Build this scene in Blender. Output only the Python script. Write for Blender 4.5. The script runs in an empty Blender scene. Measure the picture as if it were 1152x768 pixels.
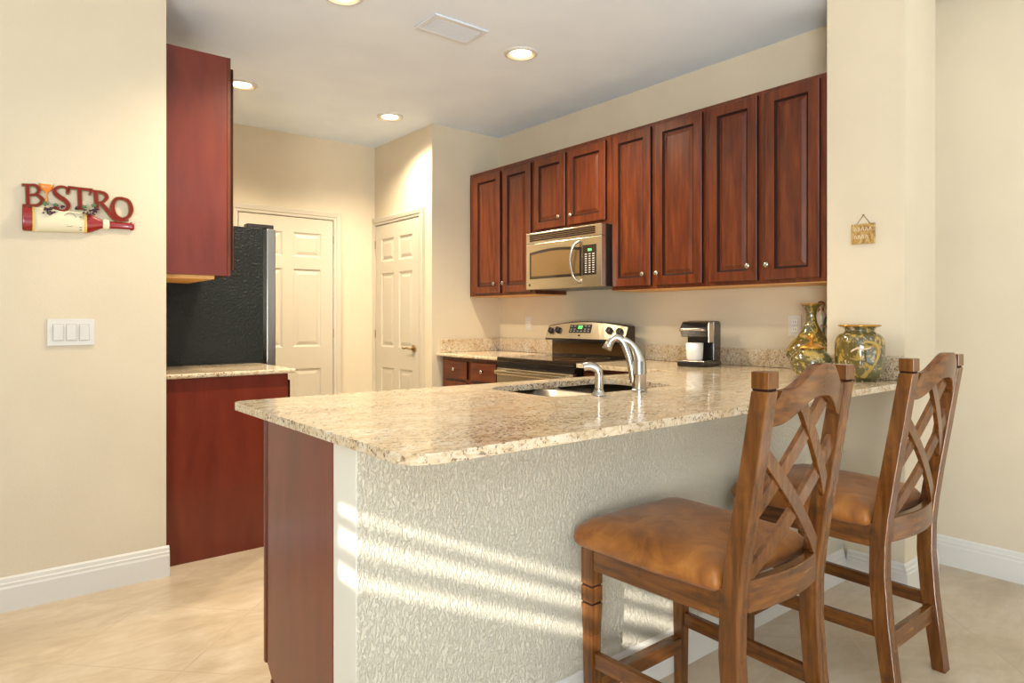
import bpy, bmesh, math, random
from mathutils import Vector, Matrix
random.seed(7)
PI = math.pi
scene = bpy.context.scene
COL = scene.collection

# ------------------------------------------------------------------ camera
H = 1.2
YAW = math.radians(51.12)          # heading of the camera from +X
cd = bpy.data.cameras.new('camera'); cam = bpy.data.objects.new('camera', cd); COL.objects.link(cam)
cam.location = (0, 0, H)
cam.rotation_euler = (PI/2, 0, YAW - PI/2)
cd.sensor_fit = 'HORIZONTAL'; cd.sensor_width = 36
cd.lens = 36*745/1152
cd.shift_y = -(384-358)/1152
cd.clip_start = 0.02
scene.camera = cam

# ------------------------------------------------------------------ world, sun, exposure
w = bpy.data.worlds.new('world'); scene.world = w; w.use_nodes = True
bg = w.node_tree.nodes['Background']
# daylight outside: soft sky above the horizon, added brightness below it to lift the ceiling
_t = w.node_tree.nodes.new('ShaderNodeTexCoord'); _s = w.node_tree.nodes.new('ShaderNodeSeparateXYZ')
_r = w.node_tree.nodes.new('ShaderNodeMapRange'); _r.inputs[1].default_value = -0.10; _r.inputs[2].default_value = 0.04
_r.inputs[3].default_value = 3.3; _r.inputs[4].default_value = 0.4
w.node_tree.links.new(_t.outputs['Generated'], _s.inputs[0]); w.node_tree.links.new(_s.outputs['Z'], _r.inputs[0])
w.node_tree.links.new(_r.outputs[0], bg.inputs[1]); bg.inputs[0].default_value = (0.84, 0.93, 1.0, 1)
sd = bpy.data.lights.new('sun', 'SUN'); sun = bpy.data.objects.new('sun', sd); COL.objects.link(sun)
SUN_DIR = Vector((1, 0.5, -0.45))
sun.rotation_euler = SUN_DIR.to_track_quat('-Z', 'Y').to_euler()
sd.energy = 7.5; sd.angle = math.radians(0.36); sd.color = (1, 0.96, 0.88)
LAMP_W = 34
scene.view_settings.view_transform = 'Standard'
scene.view_settings.look = 'None'
scene.view_settings.exposure = -0.07
scene.view_settings.gamma = 1
scene.view_settings.use_curve_mapping = False
# added fill lamp for daylight from the left, tilted up to brighten the ceiling
def area(name, loc, direction, sx, sy, power, color):
    l = bpy.data.lights.new(name, 'AREA'); l.shape = 'RECTANGLE'; l.size = sx; l.size_y = sy
    l.energy = power; l.color = color
    o = bpy.data.objects.new(name, l); COL.objects.link(o); o.location = loc
    o.rotation_euler = Vector(direction).to_track_quat('-Z', 'Z').to_euler(); return o
area('daylight_fill', (-2.5, -2.1, 1.2), (1, 0.25, 0.75), 1.6, 2.1, 300, (0.90, 0.96, 1.0))

# ------------------------------------------------------------------ materials
def new_mat(name):
    m = bpy.data.materials.new(name); m.use_nodes = True
    nt = m.node_tree; b = nt.nodes['Principled BSDF']; return m, nt, b
def pset(b, **k):
    for a, v in k.items():
        b.inputs[a.replace('_', ' ')].default_value = v
def texco(nt, scale=(1, 1, 1), kind='Object', rot=(0, 0, 0)):
    t = nt.nodes.new('ShaderNodeTexCoord'); mp = nt.nodes.new('ShaderNodeMapping')
    mp.inputs['Scale'].default_value = scale; mp.inputs['Rotation'].default_value = rot
    nt.links.new(t.outputs[kind], mp.inputs[0]); return mp.outputs[0]
def noise(nt, vec, scale, detail=4, rough=0.5, dist=0):
    n = nt.nodes.new('ShaderNodeTexNoise'); n.inputs['Scale'].default_value = scale
    n.inputs['Detail'].default_value = detail; n.inputs['Roughness'].default_value = rough
    n.inputs['Distortion'].default_value = dist
    nt.links.new(vec, n.inputs['Vector']); return n.outputs['Fac']
def ramp(nt, fac, stops, interp='LINEAR'):
    r = nt.nodes.new('ShaderNodeValToRGB'); r.color_ramp.interpolation = interp
    e = r.color_ramp.elements
    while len(e) < len(stops): e.new(0.5)
    for el, (p, c) in zip(e, stops): el.position = p; el.color = (*c, 1)
    nt.links.new(fac, r.inputs[0]); return r.outputs[0]
def mix(nt, fac, a, b, mode='MIX'):
    m = nt.nodes.new('ShaderNodeMix'); m.data_type = 'RGBA'; m.blend_type = mode
    for sock, v in ((m.inputs['Factor'], fac), (m.inputs['A'], a), (m.inputs['B'], b)): pass
    fi = m.inputs[0]; ai = m.inputs[6]; bi = m.inputs[7]
    for s, v in ((fi, fac), (ai, a), (bi, b)):
        if hasattr(v, 'is_output'): nt.links.new(v, s)
        else: s.default_value = v if isinstance(v, (int, float)) else (*v, 1)
    return m.outputs[2]
def bump(nt, b, h, strength, dist):
    n = nt.nodes.new('ShaderNodeBump'); n.inputs['Strength'].default_value = strength
    n.inputs['Distance'].default_value = dist; nt.links.new(h, n.inputs['Height'])
    nt.links.new(n.outputs[0], b.inputs['Normal'])
def plain(name, col, rough=0.5, metal=0, coat=0, spec=0.5):
    m, nt, b = new_mat(name)
    pset(b, Base_Color=(*col, 1), Roughness=rough, Metallic=metal, Coat_Weight=coat, Coat_Roughness=0.1, Specular_IOR_Level=spec)
    return m

def wall_mat(name, col, bs=0.25, scale=90, dist=0.002):
    m, nt, b = new_mat(name); v = texco(nt)
    n1 = noise(nt, v, 3, 3)
    c = ramp(nt, n1, [(0.3, tuple(x*0.97 for x in col)), (0.7, tuple(min(1, x*1.03) for x in col))])
    nt.links.new(c, b.inputs['Base Color']); pset(b, Roughness=0.75, Specular_IOR_Level=0.3)
    bump(nt, b, noise(nt, v, scale, 3), bs, dist); return m
M = {}
M['wall'] = wall_mat('cream_wall_paint', (0.65, 0.56, 0.41))
M['endwall'] = wall_mat('smooth_cream_wall_paint', (0.72, 0.69, 0.59), 0.08)
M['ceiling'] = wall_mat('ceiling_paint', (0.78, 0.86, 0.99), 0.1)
M['trim'] = plain('white_gloss_trim', (0.68, 0.65, 0.59), 0.3)
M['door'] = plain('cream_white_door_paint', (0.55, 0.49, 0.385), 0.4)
# heavy stucco on the bar wall
def stucco():
    m, nt, b = new_mat('knockdown_stucco')
    v = texco(nt, (1, 1, 0.5)); n1 = noise(nt, v, 140, 4, 0.6, 0.5)
    r = ramp(nt, n1, [(0.42, (0, 0, 0)), (0.58, (1, 1, 1))])
    pset(b, Base_Color=(0.68, 0.63, 0.50, 1), Roughness=0.7, Specular_IOR_Level=0.35)
    bump(nt, b, r, 0.75, 0.005); return m
M['stucco'] = stucco()
# travertine floor tiles on the diagonal
def floor_mat():
    m, nt, b = new_mat('travertine_tiles')
    T = 0.4720
    t = nt.nodes.new('ShaderNodeTexCoord'); mp = nt.nodes.new('ShaderNodeMapping'); mp.vector_type = 'POINT'
    # u=(X+Y)/sqrt2 , v=(Y-X)/sqrt2
    mp.inputs['Rotation'].default_value = (0, 0, -PI/4)
    mp.inputs['Location'].default_value = (-2.995/math.sqrt(2), -1.92/math.sqrt(2), 0)
    nt.links.new(t.outputs['Object'], mp.inputs[0])
    br = nt.nodes.new('ShaderNodeTexBrick'); br.offset = 0; br.squash = 1
    br.inputs['Scale'].default_value = 1; br.inputs['Brick Width'].default_value = T; br.inputs['Row Height'].default_value = T
    br.inputs['Mortar Size'].default_value = 0.004; br.inputs['Mortar Smooth'].default_value = 0.3
    br.inputs['Color1'].default_value = (0.45, 0.45, 0.45, 1); br.inputs['Color2'].default_value = (0.55, 0.55, 0.55, 1)
    nt.links.new(mp.outputs[0], br.inputs['Vector'])
    v = texco(nt, (1, 2.2, 1), rot=(0, 0, 0.6))
    n1 = noise(nt, v, 2.2, 6, 0.6, 1.2); n2 = noise(nt, v, 11, 5, 0.6, 0.5)
    c1 = ramp(nt, n1, [(0.3, (0.50, 0.39, 0.26)), (0.5, (0.58, 0.47, 0.33)), (0.7, (0.66, 0.56, 0.43))])
    c2 = ramp(nt, n2, [(0.35, (0.90, 0.88, 0.84)), (0.65, (1, 1, 1))])
    c = mix(nt, 1.0, c1, c2, 'MULTIPLY')
    cb = mix(nt, 0.25, c, br.outputs['Color'], 'OVERLAY')
    cc = mix(nt, br.outputs['Fac'], cb, (0.52, 0.41, 0.28))
    nt.links.new(cc, b.inputs['Base Color'])
    pset(b, Roughness=0.28, Specular_IOR_Level=0.5)
    inv = nt.nodes.new('ShaderNodeMath'); inv.operation = 'SUBTRACT'; inv.inputs[0].default_value = 1
    nt.links.new(br.outputs['Fac'], inv.inputs[1]); bump(nt, b, inv.outputs[0], 0.3, 0.002)
    return m
M['floor'] = floor_mat()
# granite
def granite():
    m, nt, b = new_mat('cream_granite')
    v = texco(nt, (0.55, 1.0, 1.0), rot=(0, 0, 0.35)); vv = texco(nt)
    n1 = noise(nt, v, 13, 8, 0.75, 0.6); n2 = noise(nt, v, 75, 6, 0.7, 0.5); n3 = noise(nt, vv, 120, 3, 0.6)
    n4 = noise(nt, v, 4.0, 3, 0.5)
    base = ramp(nt, n1, [(0.28, (0.42, 0.27, 0.13)), (0.42, (0.61, 0.48, 0.31)), (0.56, (0.68, 0.58, 0.43)), (0.72, (0.76, 0.70, 0.60))])
    mid = ramp(nt, n2, [(0.34, (0.22, 0.13, 0.08)), (0.43, (0.80, 0.72, 0.60)), (0.55, (1, 1, 1))])
    c = mix(nt, 0.85, base, mid, 'MULTIPLY')
    # grey-brown mineral flecks, thicker in some clouds
    th = nt.nodes.new('ShaderNodeMath'); th.operation = 'ADD'
    nt.links.new(n3, th.inputs[0])
    ml = nt.nodes.new('ShaderNodeMath'); ml.operation = 'MULTIPLY'; ml.inputs[1].default_value = 0.35
    nt.links.new(n4, ml.inputs[0]); nt.links.new(ml.outputs[0], th.inputs[1])
    fl = ramp(nt, th.outputs[0], [(0.545, (1, 1, 1)), (0.575, (0, 0, 0))])
    c = mix(nt, fl, c, (0.16, 0.10, 0.07))
    nt.links.new(c, b.inputs['Base Color'])
    pset(b, Roughness=0.16, Specular_IOR_Level=0.55, Coat_Weight=0.25, Coat_Roughness=0.05); return m
M['granite'] = granite()
def wood(name, c0, c1, c2, axis='z', scale=5, stretch=9, rough=0.3, coat=0.3, dark=None):
    m, nt, b = new_mat(name)
    s = {'x': (1, stretch, stretch), 'y': (stretch, 1, stretch), 'z': (stretch, stretch, 1)}[axis]
    v = texco(nt, s); n1 = noise(nt, v, scale, 6, 0.6, 0.15)
    c = ramp(nt, n1, [(0.28, c0), (0.5, c1), (0.75, c2)])
    if dark:
        n2 = noise(nt, texco(nt, (1, 1, 1)), 14, 4, 0.6)
        f = ramp(nt, n2, [(0.56, (0, 0, 0)), (0.72, (1, 1, 1))])
        c = mix(nt, mix(nt, 0.55, (0, 0, 0), f), c, dark)
    nt.links.new(c, b.inputs['Base Color'])
    pset(b, Roughness=rough, Coat_Weight=coat, Coat_Roughness=0.15, Specular_IOR_Level=0.4)
    bump(nt, b, n1, 0.05, 0.001); return m
CH = ((0.052, 0.010, 0.003), (0.108, 0.021, 0.005), (0.175, 0.040, 0.008))
M['cherry'] = wood('cherry_cabinet_wood', *CH, axis='z', scale=4, stretch=9, rough=0.33, coat=0.12)
M['cherry_h'] = wood('cherry_cabinet_wood_level', *CH, axis='y', scale=4, stretch=9, rough=0.33, coat=0.12)
M['cherry_panel'] = wood('cherry_end_panel', (0.11, 0.015, 0.007), (0.14, 0.021, 0.010), (0.17, 0.028, 0.012), axis='z', scale=3, stretch=5, rough=0.3, coat=0.3)
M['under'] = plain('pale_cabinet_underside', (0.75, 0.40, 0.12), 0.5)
M['glaze_shade'] = plain('dark_glaze_shade', (0.022, 0.008, 0.005), 0.7, 0, 0, 0.12)  # groove glaze, also the painted gap shade on cabinet door edges
SW = ((0.060, 0.020, 0.004), (0.125, 0.041, 0.007), (0.22, 0.082, 0.015))
for ax in 'xyz':
    M['stool_'+ax] = wood('stool_wood_'+ax, *SW, axis=ax, scale=5, stretch=12, rough=0.25, coat=0.2, dark=(0.035, 0.013, 0.005))
def suede():
    m, nt, b = new_mat('tan_suede'); v = texco(nt)
    n1 = noise(nt, v, 9, 5, 0.6, 0.8)
    c = ramp(nt, n1, [(0.3, (0.15, 0.045, 0.007)), (0.5, (0.27, 0.092, 0.014)), (0.7, (0.39, 0.150, 0.028))])
    nt.links.new(c, b.inputs['Base Color']); pset(b, Roughness=0.45, Sheen_Weight=0.1, Specular_IOR_Level=0.4)
    bump(nt, b, noise(nt, v, 120, 3), 0.1, 0.001); return m
M['suede'] = suede()
def brushed(name, col, rough, axis=(1, 1, 60)):
    m, nt, b = new_mat(name); n = noise(nt, texco(nt, axis), 20, 3)
    c = ramp(nt, n, [(0.3, tuple(x*0.9 for x in col)), (0.7, col)])
    nt.links.new(c, b.inputs['Base Color']); pset(b, Metallic=1, Roughness=rough, Anisotropic=0.4); return m
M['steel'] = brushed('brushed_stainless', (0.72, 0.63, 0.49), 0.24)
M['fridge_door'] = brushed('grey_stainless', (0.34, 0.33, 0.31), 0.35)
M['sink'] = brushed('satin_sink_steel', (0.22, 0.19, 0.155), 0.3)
M['nickel'] = plain('brushed_nickel', (0.50, 0.46, 0.40), 0.22, 1)
M['chrome'] = plain('polished_metal', (0.8, 0.8, 0.8), 0.12, 1)
M['brass'] = plain('aged_brass', (0.36, 0.25, 0.12), 0.3, 1)
M['bronze'] = plain('dark_bronze_glass', (0.12, 0.06, 0.02), 0.15, 0.6)
M['black'] = plain('gloss_black', (0.012, 0.010, 0.009), 0.12, 0, 0.3)
M['blackglass'] = plain('black_glass', (0.02, 0.012, 0.008), 0.05, 0, 0.5)
M['darkplastic'] = plain('dark_plastic', (0.03, 0.022, 0.018), 0.3)
def mwglass():
    m, nt, b = new_mat('tinted_microwave_glass'); pset(b, Base_Color=(0.22, 0.13, 0.05, 1), Roughness=0.15, Metallic=0.35, Coat_Weight=0.6); return m
M['mwglass'] = mwglass()
def fridge_side():
    m, nt, b = new_mat('textured_black_enamel'); v = texco(nt)
    pset(b, Base_Color=(0.012, 0.015, 0.013, 1), Roughness=0.30, Specular_IOR_Level=0.30)
    bump(nt, b, noise(nt, v, 75, 3), 1.0, 0.006); return m
M['fridge_side'] = fridge_side()
M['white'] = plain('white_plastic', (0.66, 0.63, 0.58), 0.3)
M['ceramic'] = plain('white_ceramic', (0.82, 0.80, 0.76), 0.25, 0, 0.4)
M['switch_line'] = plain('switch_seam', (0.50, 0.45, 0.38), 0.5)
M['slot'] = plain('dark_slot', (0.05, 0.04, 0.035), 0.5)
M['gap'] = plain('dark_seam', (0.10, 0.06, 0.03), 0.6)
def emit(name, col, s):
    m, nt, b = new_mat(name); pset(b, Base_Color=(*col, 1), Emission_Color=(*col, 1), Emission_Strength=s); return m
M['bulb'] = emit('lamp_glow', (1, 0.86, 0.62), 14)
M['led'] = emit('green_display', (0.1, 0.9, 0.15), 1.6)
M['reflector'] = plain('lamp_reflector', (0.95, 0.80, 0.55), 0.25)
def painted_vase():
    m, nt, b = new_mat('painted_olive_gold_glaze'); v = texco(nt)
    n1 = noise(nt, v, 24, 5, 0.6, 1.2); n2 = noise(nt, v, 40, 4, 0.6, 1.5); n3 = noise(nt, texco(nt, (1, 1, .5)), 5, 2)
    c = ramp(nt, n3, [(0.35, (0.12, 0.080, 0.010)), (0.55, (0.085, 0.085, 0.035)), (0.7, (0.17, 0.115, 0.014))])
    g = ramp(nt, n1, [(0.54, (0, 0, 0)), (0.58, (1, 1, 1))])
    c = mix(nt, g, c, (0.40, 0.26, 0.045))
    p = ramp(nt, n2, [(0.62, (0, 0, 0)), (0.65, (1, 1, 1))])
    c = mix(nt, p, c, (0.62, 0.45, 0.30))
    nt.links.new(c, b.inputs['Base Color']); pset(b, Roughness=0.12, Coat_Weight=0.7, Coat_Roughness=0.05); return m
M['vase'] = painted_vase()
M['gold'] = plain('gold_rim', (0.55, 0.28, 0.05), 0.25, 0.7)

# ------------------------------------------------------------------ mesh helpers
def finish(name, bm, mats, parent=None, loc=None, smooth=False, bevel=0, segs=2, angle=35):
    bmesh.ops.recalc_face_normals(bm, faces=bm.faces[:])
    me = bpy.data.meshes.new(name); bm.to_mesh(me); bm.free()
    for mm in (mats if isinstance(mats, (list, tuple)) else [mats]): me.materials.append(mm)
    o = bpy.data.objects.new(name, me); COL.objects.link(o)
    if parent: o.parent = parent
    if loc: o.location = loc
    if smooth:
        for p in me.polygons: p.use_smooth = True
    if bevel:
        b = o.modifiers.new('bevel', 'BEVEL'); b.width = bevel; b.segments = segs; b.limit_method = 'ANGLE'; b.angle_limit = math.radians(angle)
    return o
def box(bm, x0, x1, y0, y1, z0, z1, mi=0):
    vs = [bm.verts.new(p) for p in ((x0, y0, z0), (x1, y0, z0), (x1, y1, z0), (x0, y1, z0), (x0, y0, z1), (x1, y0, z1), (x1, y1, z1), (x0, y1, z1))]
    for f in ((0, 3, 2, 1), (4, 5, 6, 7), (0, 1, 5, 4), (1, 2, 6, 5), (2, 3, 7, 6), (3, 0, 4, 7)):
        bm.faces.new([vs[i] for i in f]).material_index = mi
    return vs
def B(*a, mi=0):
    bm = bmesh.new(); box(bm, *a, mi=mi); return bm
def prism(bm, pts, a0, a1, axis='z', mi=0):
    def P(u, v, w):
        return {'z': (u, v, w), 'y': (u, w, v), 'x': (w, u, v)}[axis]
    lo = [bm.verts.new(P(u, v, a0)) for u, v in pts]; hi = [bm.verts.new(P(u, v, a1)) for u, v in pts]
    n = len(pts)
    bm.faces.new(lo[::-1]).material_index = mi; bm.faces.new(hi).material_index = mi
    for i in range(n): bm.faces.new([lo[i], lo[(i+1) % n], hi[(i+1) % n], hi[i]]).material_index = mi
def lathe(bm, prof, n=32, cx=0, cy=0, mi=0, sx=1, sy=1):
    rings = []
    for r, z in prof:
        if r < 1e-6: rings.append([bm.verts.new((cx, cy, z))])
        else: rings.append([bm.verts.new((cx+sx*r*math.cos(2*PI*i/n), cy+sy*r*math.sin(2*PI*i/n), z)) for i in range(n)])
    for a, b in zip(rings, rings[1:]):
        if len(a) == 1 and len(b) == 1: continue
        for i in range(n):
            j = (i+1) % n
            if len(a) == 1: f = bm.faces.new([a[0], b[j], b[i]])
            elif len(b) == 1: f = bm.faces.new([a[i], a[j], b[0]])
            else: f = bm.faces.new([a[i], a[j], b[j], b[i]])
            f.material_index = mi
def tube(bm, pts, rad, n=12, mi=0, flat=1.0):
    pts = [Vector(p) for p in pts]
    rad = rad if isinstance(rad, (list, tuple)) else [rad]*len(pts)
    rings = []; up = None
    for i, p in enumerate(pts):
        t = (pts[min(i+1, len(pts)-1)] - pts[max(i-1, 0)]).normalized()
        if up is None:
            up = Vector((0, 0, 1)) if abs(t.z) < 0.9 else Vector((0, 1, 0))
        s = t.cross(up).normalized(); up = s.cross(t).normalized()
        rings.append([bm.verts.new(p + rad[i]*(math.cos(2*PI*k/n)*s + flat*math.sin(2*PI*k/n)*up)) for k in range(n)])
    for a, b in zip(rings, rings[1:]):
        for k in range(n): bm.faces.new([a[k], a[(k+1) % n], b[(k+1) % n], b[k]]).material_index = mi
    bm.faces.new(rings[0][::-1]).material_index = mi; bm.faces.new(rings[-1]).material_index = mi
def spline(pts, n=8):
    P = [Vector(p) for p in pts]; out = []
    for i in range(len(P)-1):
        p0 = P[max(i-1, 0)]; p1 = P[i]; p2 = P[i+1]; p3 = P[min(i+2, len(P)-1)]
        for k in range(n):
            t = k/n
            out.append(0.5*((2*p1)+(-p0+p2)*t+(2*p0-5*p1+4*p2-p3)*t*t+(-p0+3*p1-3*p2+p3)*t**3))
    out.append(P[-1]); return out
def ball(bm, c, r, sub=2, sx=1, sy=1, sz=1, mi=0):
    g = bmesh.ops.create_icosphere(bm, subdivisions=sub, radius=r)
    bmesh.ops.transform(bm, matrix=Matrix.Translation(c) @ Matrix.Diagonal((sx, sy, sz, 1)), verts=g['verts'])
    for v in g['verts']:
        for f in v.link_faces: f.material_index = mi; f.smooth = True
def rounded(poly, radii, n=6):
    out = []; N = len(poly)
    for i in range(N):
        p = Vector(poly[i]); a = Vector(poly[i-1]); b = Vector(poly[(i+1) % N]); r = radii[i]
        if r <= 0: out.append(tuple(p)); continue
        da = (a-p).normalized(); db = (b-p).normalized(); ang = da.angle(db)
        d = r/math.tan(ang/2); c = p + (da+db).normalized()*(r/math.sin(ang/2))
        s = p+da*d-c; e = p+db*d-c
        a0 = math.atan2(s.y, s.x); a1 = math.atan2(e.y, e.x)
        dl = (a1-a0+PI) % (2*PI)-PI
        for k in range(n+1):
            t = a0+dl*k/n; out.append((c.x+r*math.cos(t), c.y+r*math.sin(t)))
    return out
def thing(name, label, cat, loc=(0, 0, 0), group=None, rz=0):
    o = bpy.data.objects.new(name, None); COL.objects.link(o); o.location = loc; o.rotation_euler = (0, 0, rz)
    o.empty_display_size = 0.05
    return tag(o, label, cat, group)
def tag(o, label, cat, group=None):
    o['label'] = label; o['category'] = cat
    if group: o['group'] = group
    return o
def struct(o, label=None, cat=None):
    o['kind'] = 'structure'
    if label: o['label'] = label
    if cat: o['category'] = cat
    return o
def sbox(name, mat, *a, label=None, cat=None, bevel=0):
    return struct(finish(name, B(*a), mat, bevel=bevel), label, cat)
def shade_auto(o, ang=35):
    for p in o.data.polygons: p.use_smooth = True
    m = o.modifiers.new('wn', 'WEIGHTED_NORMAL') if False else None
    try: o.data.set_sharp_from_angle(angle=math.radians(ang))
    except Exception: pass

# ------------------------------------------------------------------ room shell
CZ = 2.72
XW = 3.43       # kitchen cabinet wall
YR = 4.42       # return wall beside the pantry
YF = 5.375      # far wall
XP = 2.76       # pantry wall
XL = 0.684      # kitchen left wall
YB = 3.42       # dining side left wall
XC, YC = 3.12, 1.163   # column corner
sbox('floor', M['floor'], -2.8, 3.9, -3.2, 5.6, -0.1, 0, label='beige travertine floor tiles laid on the diagonal', cat='floor')
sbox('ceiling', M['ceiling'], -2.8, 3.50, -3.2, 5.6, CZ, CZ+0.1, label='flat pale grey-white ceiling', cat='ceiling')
sbox('wall_left', M['wall'], -2.6, XL, YB, YB+0.10, 0, CZ, label='cream wall left of the kitchen with the bistro sign', cat='wall')
sbox('wall_kitchen_left', M['wall'], XL-0.12, XL, YB+0.10, YF, 0, CZ, label='cream wall behind the refrigerator and left cabinets', cat='wall')
sbox('wall_back', M['wall'], XL-0.12, XW+0.12, YF, YF+0.12, 0, CZ, label='far cream wall with the wide white panelled door', cat='wall')
sbox('wall_pantry', M['wall'], XP, XP+0.10, YR, YF, 0, CZ, label='cream pantry wall with the narrow panelled door', cat='wall')
sbox('wall_return', M['wall'], XP+0.10, XW, YR, YR+0.10, 0, CZ, label='short cream wall at the end of the upper cabinets', cat='wall')
sbox('wall_kitchen_right', M['wall'], XW, XW+0.12, 1.50, YF, 0, CZ, label='cream wall behind the range and upper cabinets', cat='wall')
sbox('wall_column', M['wall'], XC, 3.47, YC, 1.50, 0, CZ, label='cream column at the end of the breakfast bar', cat='wall')
sbox('wall_column_return', M['wall'], 3.47, 3.68, 1.26, 1.50, 0, 2.95, label='recessed cream wall beside the column', cat='wall')
sbox('wall_right', M['wall'], 3.68, 3.80, -3.2, 1.50, 0, 2.95, label='cream dining wall right of the column', cat='wall')

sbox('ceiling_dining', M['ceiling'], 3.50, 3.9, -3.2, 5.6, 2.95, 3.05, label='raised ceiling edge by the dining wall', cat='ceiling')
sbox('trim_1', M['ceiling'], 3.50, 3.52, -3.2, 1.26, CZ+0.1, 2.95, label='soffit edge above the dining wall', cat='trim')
# dining side wall with louvred window that lets the sun streaks in, and an added opening for side light
XD = -2.6
bm = bmesh.new()
y_op0, y_op1, z_op0, z_op1 = -0.85, -0.125, 2.050, 2.246
box(bm, XD-0.04, XD, y_op1, YB, 0, CZ)
box(bm, XD-0.04, XD, -1.4, y_op0, 0, CZ)
box(bm, XD-0.04, XD, y_op0, y_op1, 0, z_op0)
box(bm, XD-0.04, XD, y_op0, y_op1, z_op1, CZ)
box(bm, XD-0.04, XD, -3.0, -1.4, 2.1, CZ)
struct(finish('wall_dining', bm, M['wall']), 'cream dining wall with windows, outside the frame', 'wall')
bm = bmesh.new()
for z, hh in ((2.117, 0.020), (2.198, 0.015)): box(bm, XD-0.03, XD-0.012, y_op0, y_op1, z-hh, z+hh)
struct(finish('window_1', bm, M['trim']), 'high louvred window, outside the frame', 'window')

# bar half wall: stucco front, smooth painted end
YBAR = 1.42; XE = 0.682; TOPZ = 0.9055
bm = bmesh.new(); box(bm, XE, XC, YBAR, YBAR+0.13, 0, TOPZ)
for f in bm.faces:
    f.normal_update()
    if abs(f.normal.x) > 0.9: f.material_index = 1
struct(finish('wall_bar', bm, [M['stucco'], M['endwall']], bevel=0.004), 'low stucco wall carrying the breakfast bar', 'wall')

# baseboards
def base_prof():
    return [(0, 0), (0.016, 0), (0.016, 0.095), (0.013, 0.103), (0.013, 0.113), (0.009, 0.118), (0.007, 0.132), (0, 0.140)]
def baseboard(name, axis, a0, a1, plane, out):
    bm = bmesh.new()
    pr = [(plane+out*d, z) for d, z in base_prof()]
    if axis == 'x': prism(bm, pr, a0, a1, 'x')      # runs along X, profile (y,z)
    else: prism(bm, pr, a0, a1, 'y')                # runs along Y, profile (x,z)
    return struct(finish(name, bm, M['trim']), 'white moulded baseboard', 'baseboard')
baseboard('baseboard_left', 'x', -2.58, XL+0.012, YB, -1)
baseboard('baseboard_bar', 'x', XE+0.3, XC-0.016, YBAR, -1)
baseboard('baseboard_column', 'y', YC-0.0, YBAR-0.016, XC, -1)
baseboard('baseboard_column_front', 'x', XC-0.016, 3.47, YC, -1)
baseboard('baseboard_right', 'y', -3.0, 1.26, 3.68, -1)
baseboard('baseboard_back', 'x', 2.46, XP, YF, -1)

# ------------------------------------------------------------------ panelled faces (raised panels)
def panel_face(bm, xs, zs, cells, rings, put, mi=0, mip=None):
    """grid of flat cells; cells listed get nested rings (inset, depth)"""
    for i in range(len(xs)-1):
        for j in range(len(zs)-1):
            x0, x1, z0, z1 = xs[i], xs[i+1], zs[j], zs[j+1]
            if (i, j) not in cells:
                bm.faces.new([bm.verts.new(put(x, z, 0)) for x, z in ((x0, z0), (x1, z0), (x1, z1), (x0, z1))]).material_index = mi
                continue
            prev = None
            for k, (ins, dep) in enumerate([(0, 0)]+rings):
                cur = [bm.verts.new(put(x, z, dep)) for x, z in ((x0+ins, z0+ins), (x1-ins, z0+ins), (x1-ins, z1-ins), (x0+ins, z1-ins))]
                if prev:
                    for q in range(4):
                        f = bm.faces.new([prev[q], prev[(q+1) % 4], cur[(q+1) % 4], cur[q]])
                        f.material_index = (mip if (mip is not None and k in (1, 2)) else mi)
                prev = cur
            bm.faces.new(prev).material_index = mi
def cab_door_bm(w, h, t, put, fr=0.052):
    """put(u,v,d): u across 0..w, v up 0..h, d outwards (0 = front face)"""
    bm = bmesh.new(); e = 0.004
    # slab edge
    a = [(0, 0), (w, 0), (w, h), (0, h)]; b = [(e, e), (w-e, e), (w-e, h-e), (e, h-e)]
    vb = [bm.verts.new(put(u, v, -t)) for u, v in a]; vm = [bm.verts.new(put(u, v, -e)) for u, v in a]; vf = [bm.verts.new(put(u, v, 0)) for u, v in b]
    bm.faces.new(vb)
    for q in range(4):
        bm.faces.new([vb[q], vb[(q+1) % 4], vm[(q+1) % 4], vm[q]]).material_index = 1; bm.faces.new([vm[q], vm[(q+1) % 4], vf[(q+1) % 4], vf[q]])  # edges coloured dark to stand for shade in the gaps between doors
    if fr is None:
        bm.faces.new(vf); return bm
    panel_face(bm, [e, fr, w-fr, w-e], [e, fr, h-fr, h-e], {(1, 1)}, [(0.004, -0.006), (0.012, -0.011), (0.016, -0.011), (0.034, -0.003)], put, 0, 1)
    bmesh.ops.remove_doubles(bm, verts=bm.verts[:], dist=1e-5)
    return bm
def knob(parent, loc, axis=(-1, 0, 0), s=1.0):
    bm = bmesh.new(); lathe(bm, [(0, 0), (0.007*s, 0), (0.005*s, 0.010*s), (0.006*s, 0.013*s), (0.014*s, 0.016*s), (0.015*s, 0.021*s), (0.010*s, 0.026*s), (0, 0.027*s)], 18)
    bmesh.ops.transform(bm, matrix=Matrix.Translation(loc) @ Vector(axis).to_track_quat('Z', 'Y').to_matrix().to_4x4(), verts=bm.verts)
    return finish('knob', bm, M['nickel'], parent, smooth=True)

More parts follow.
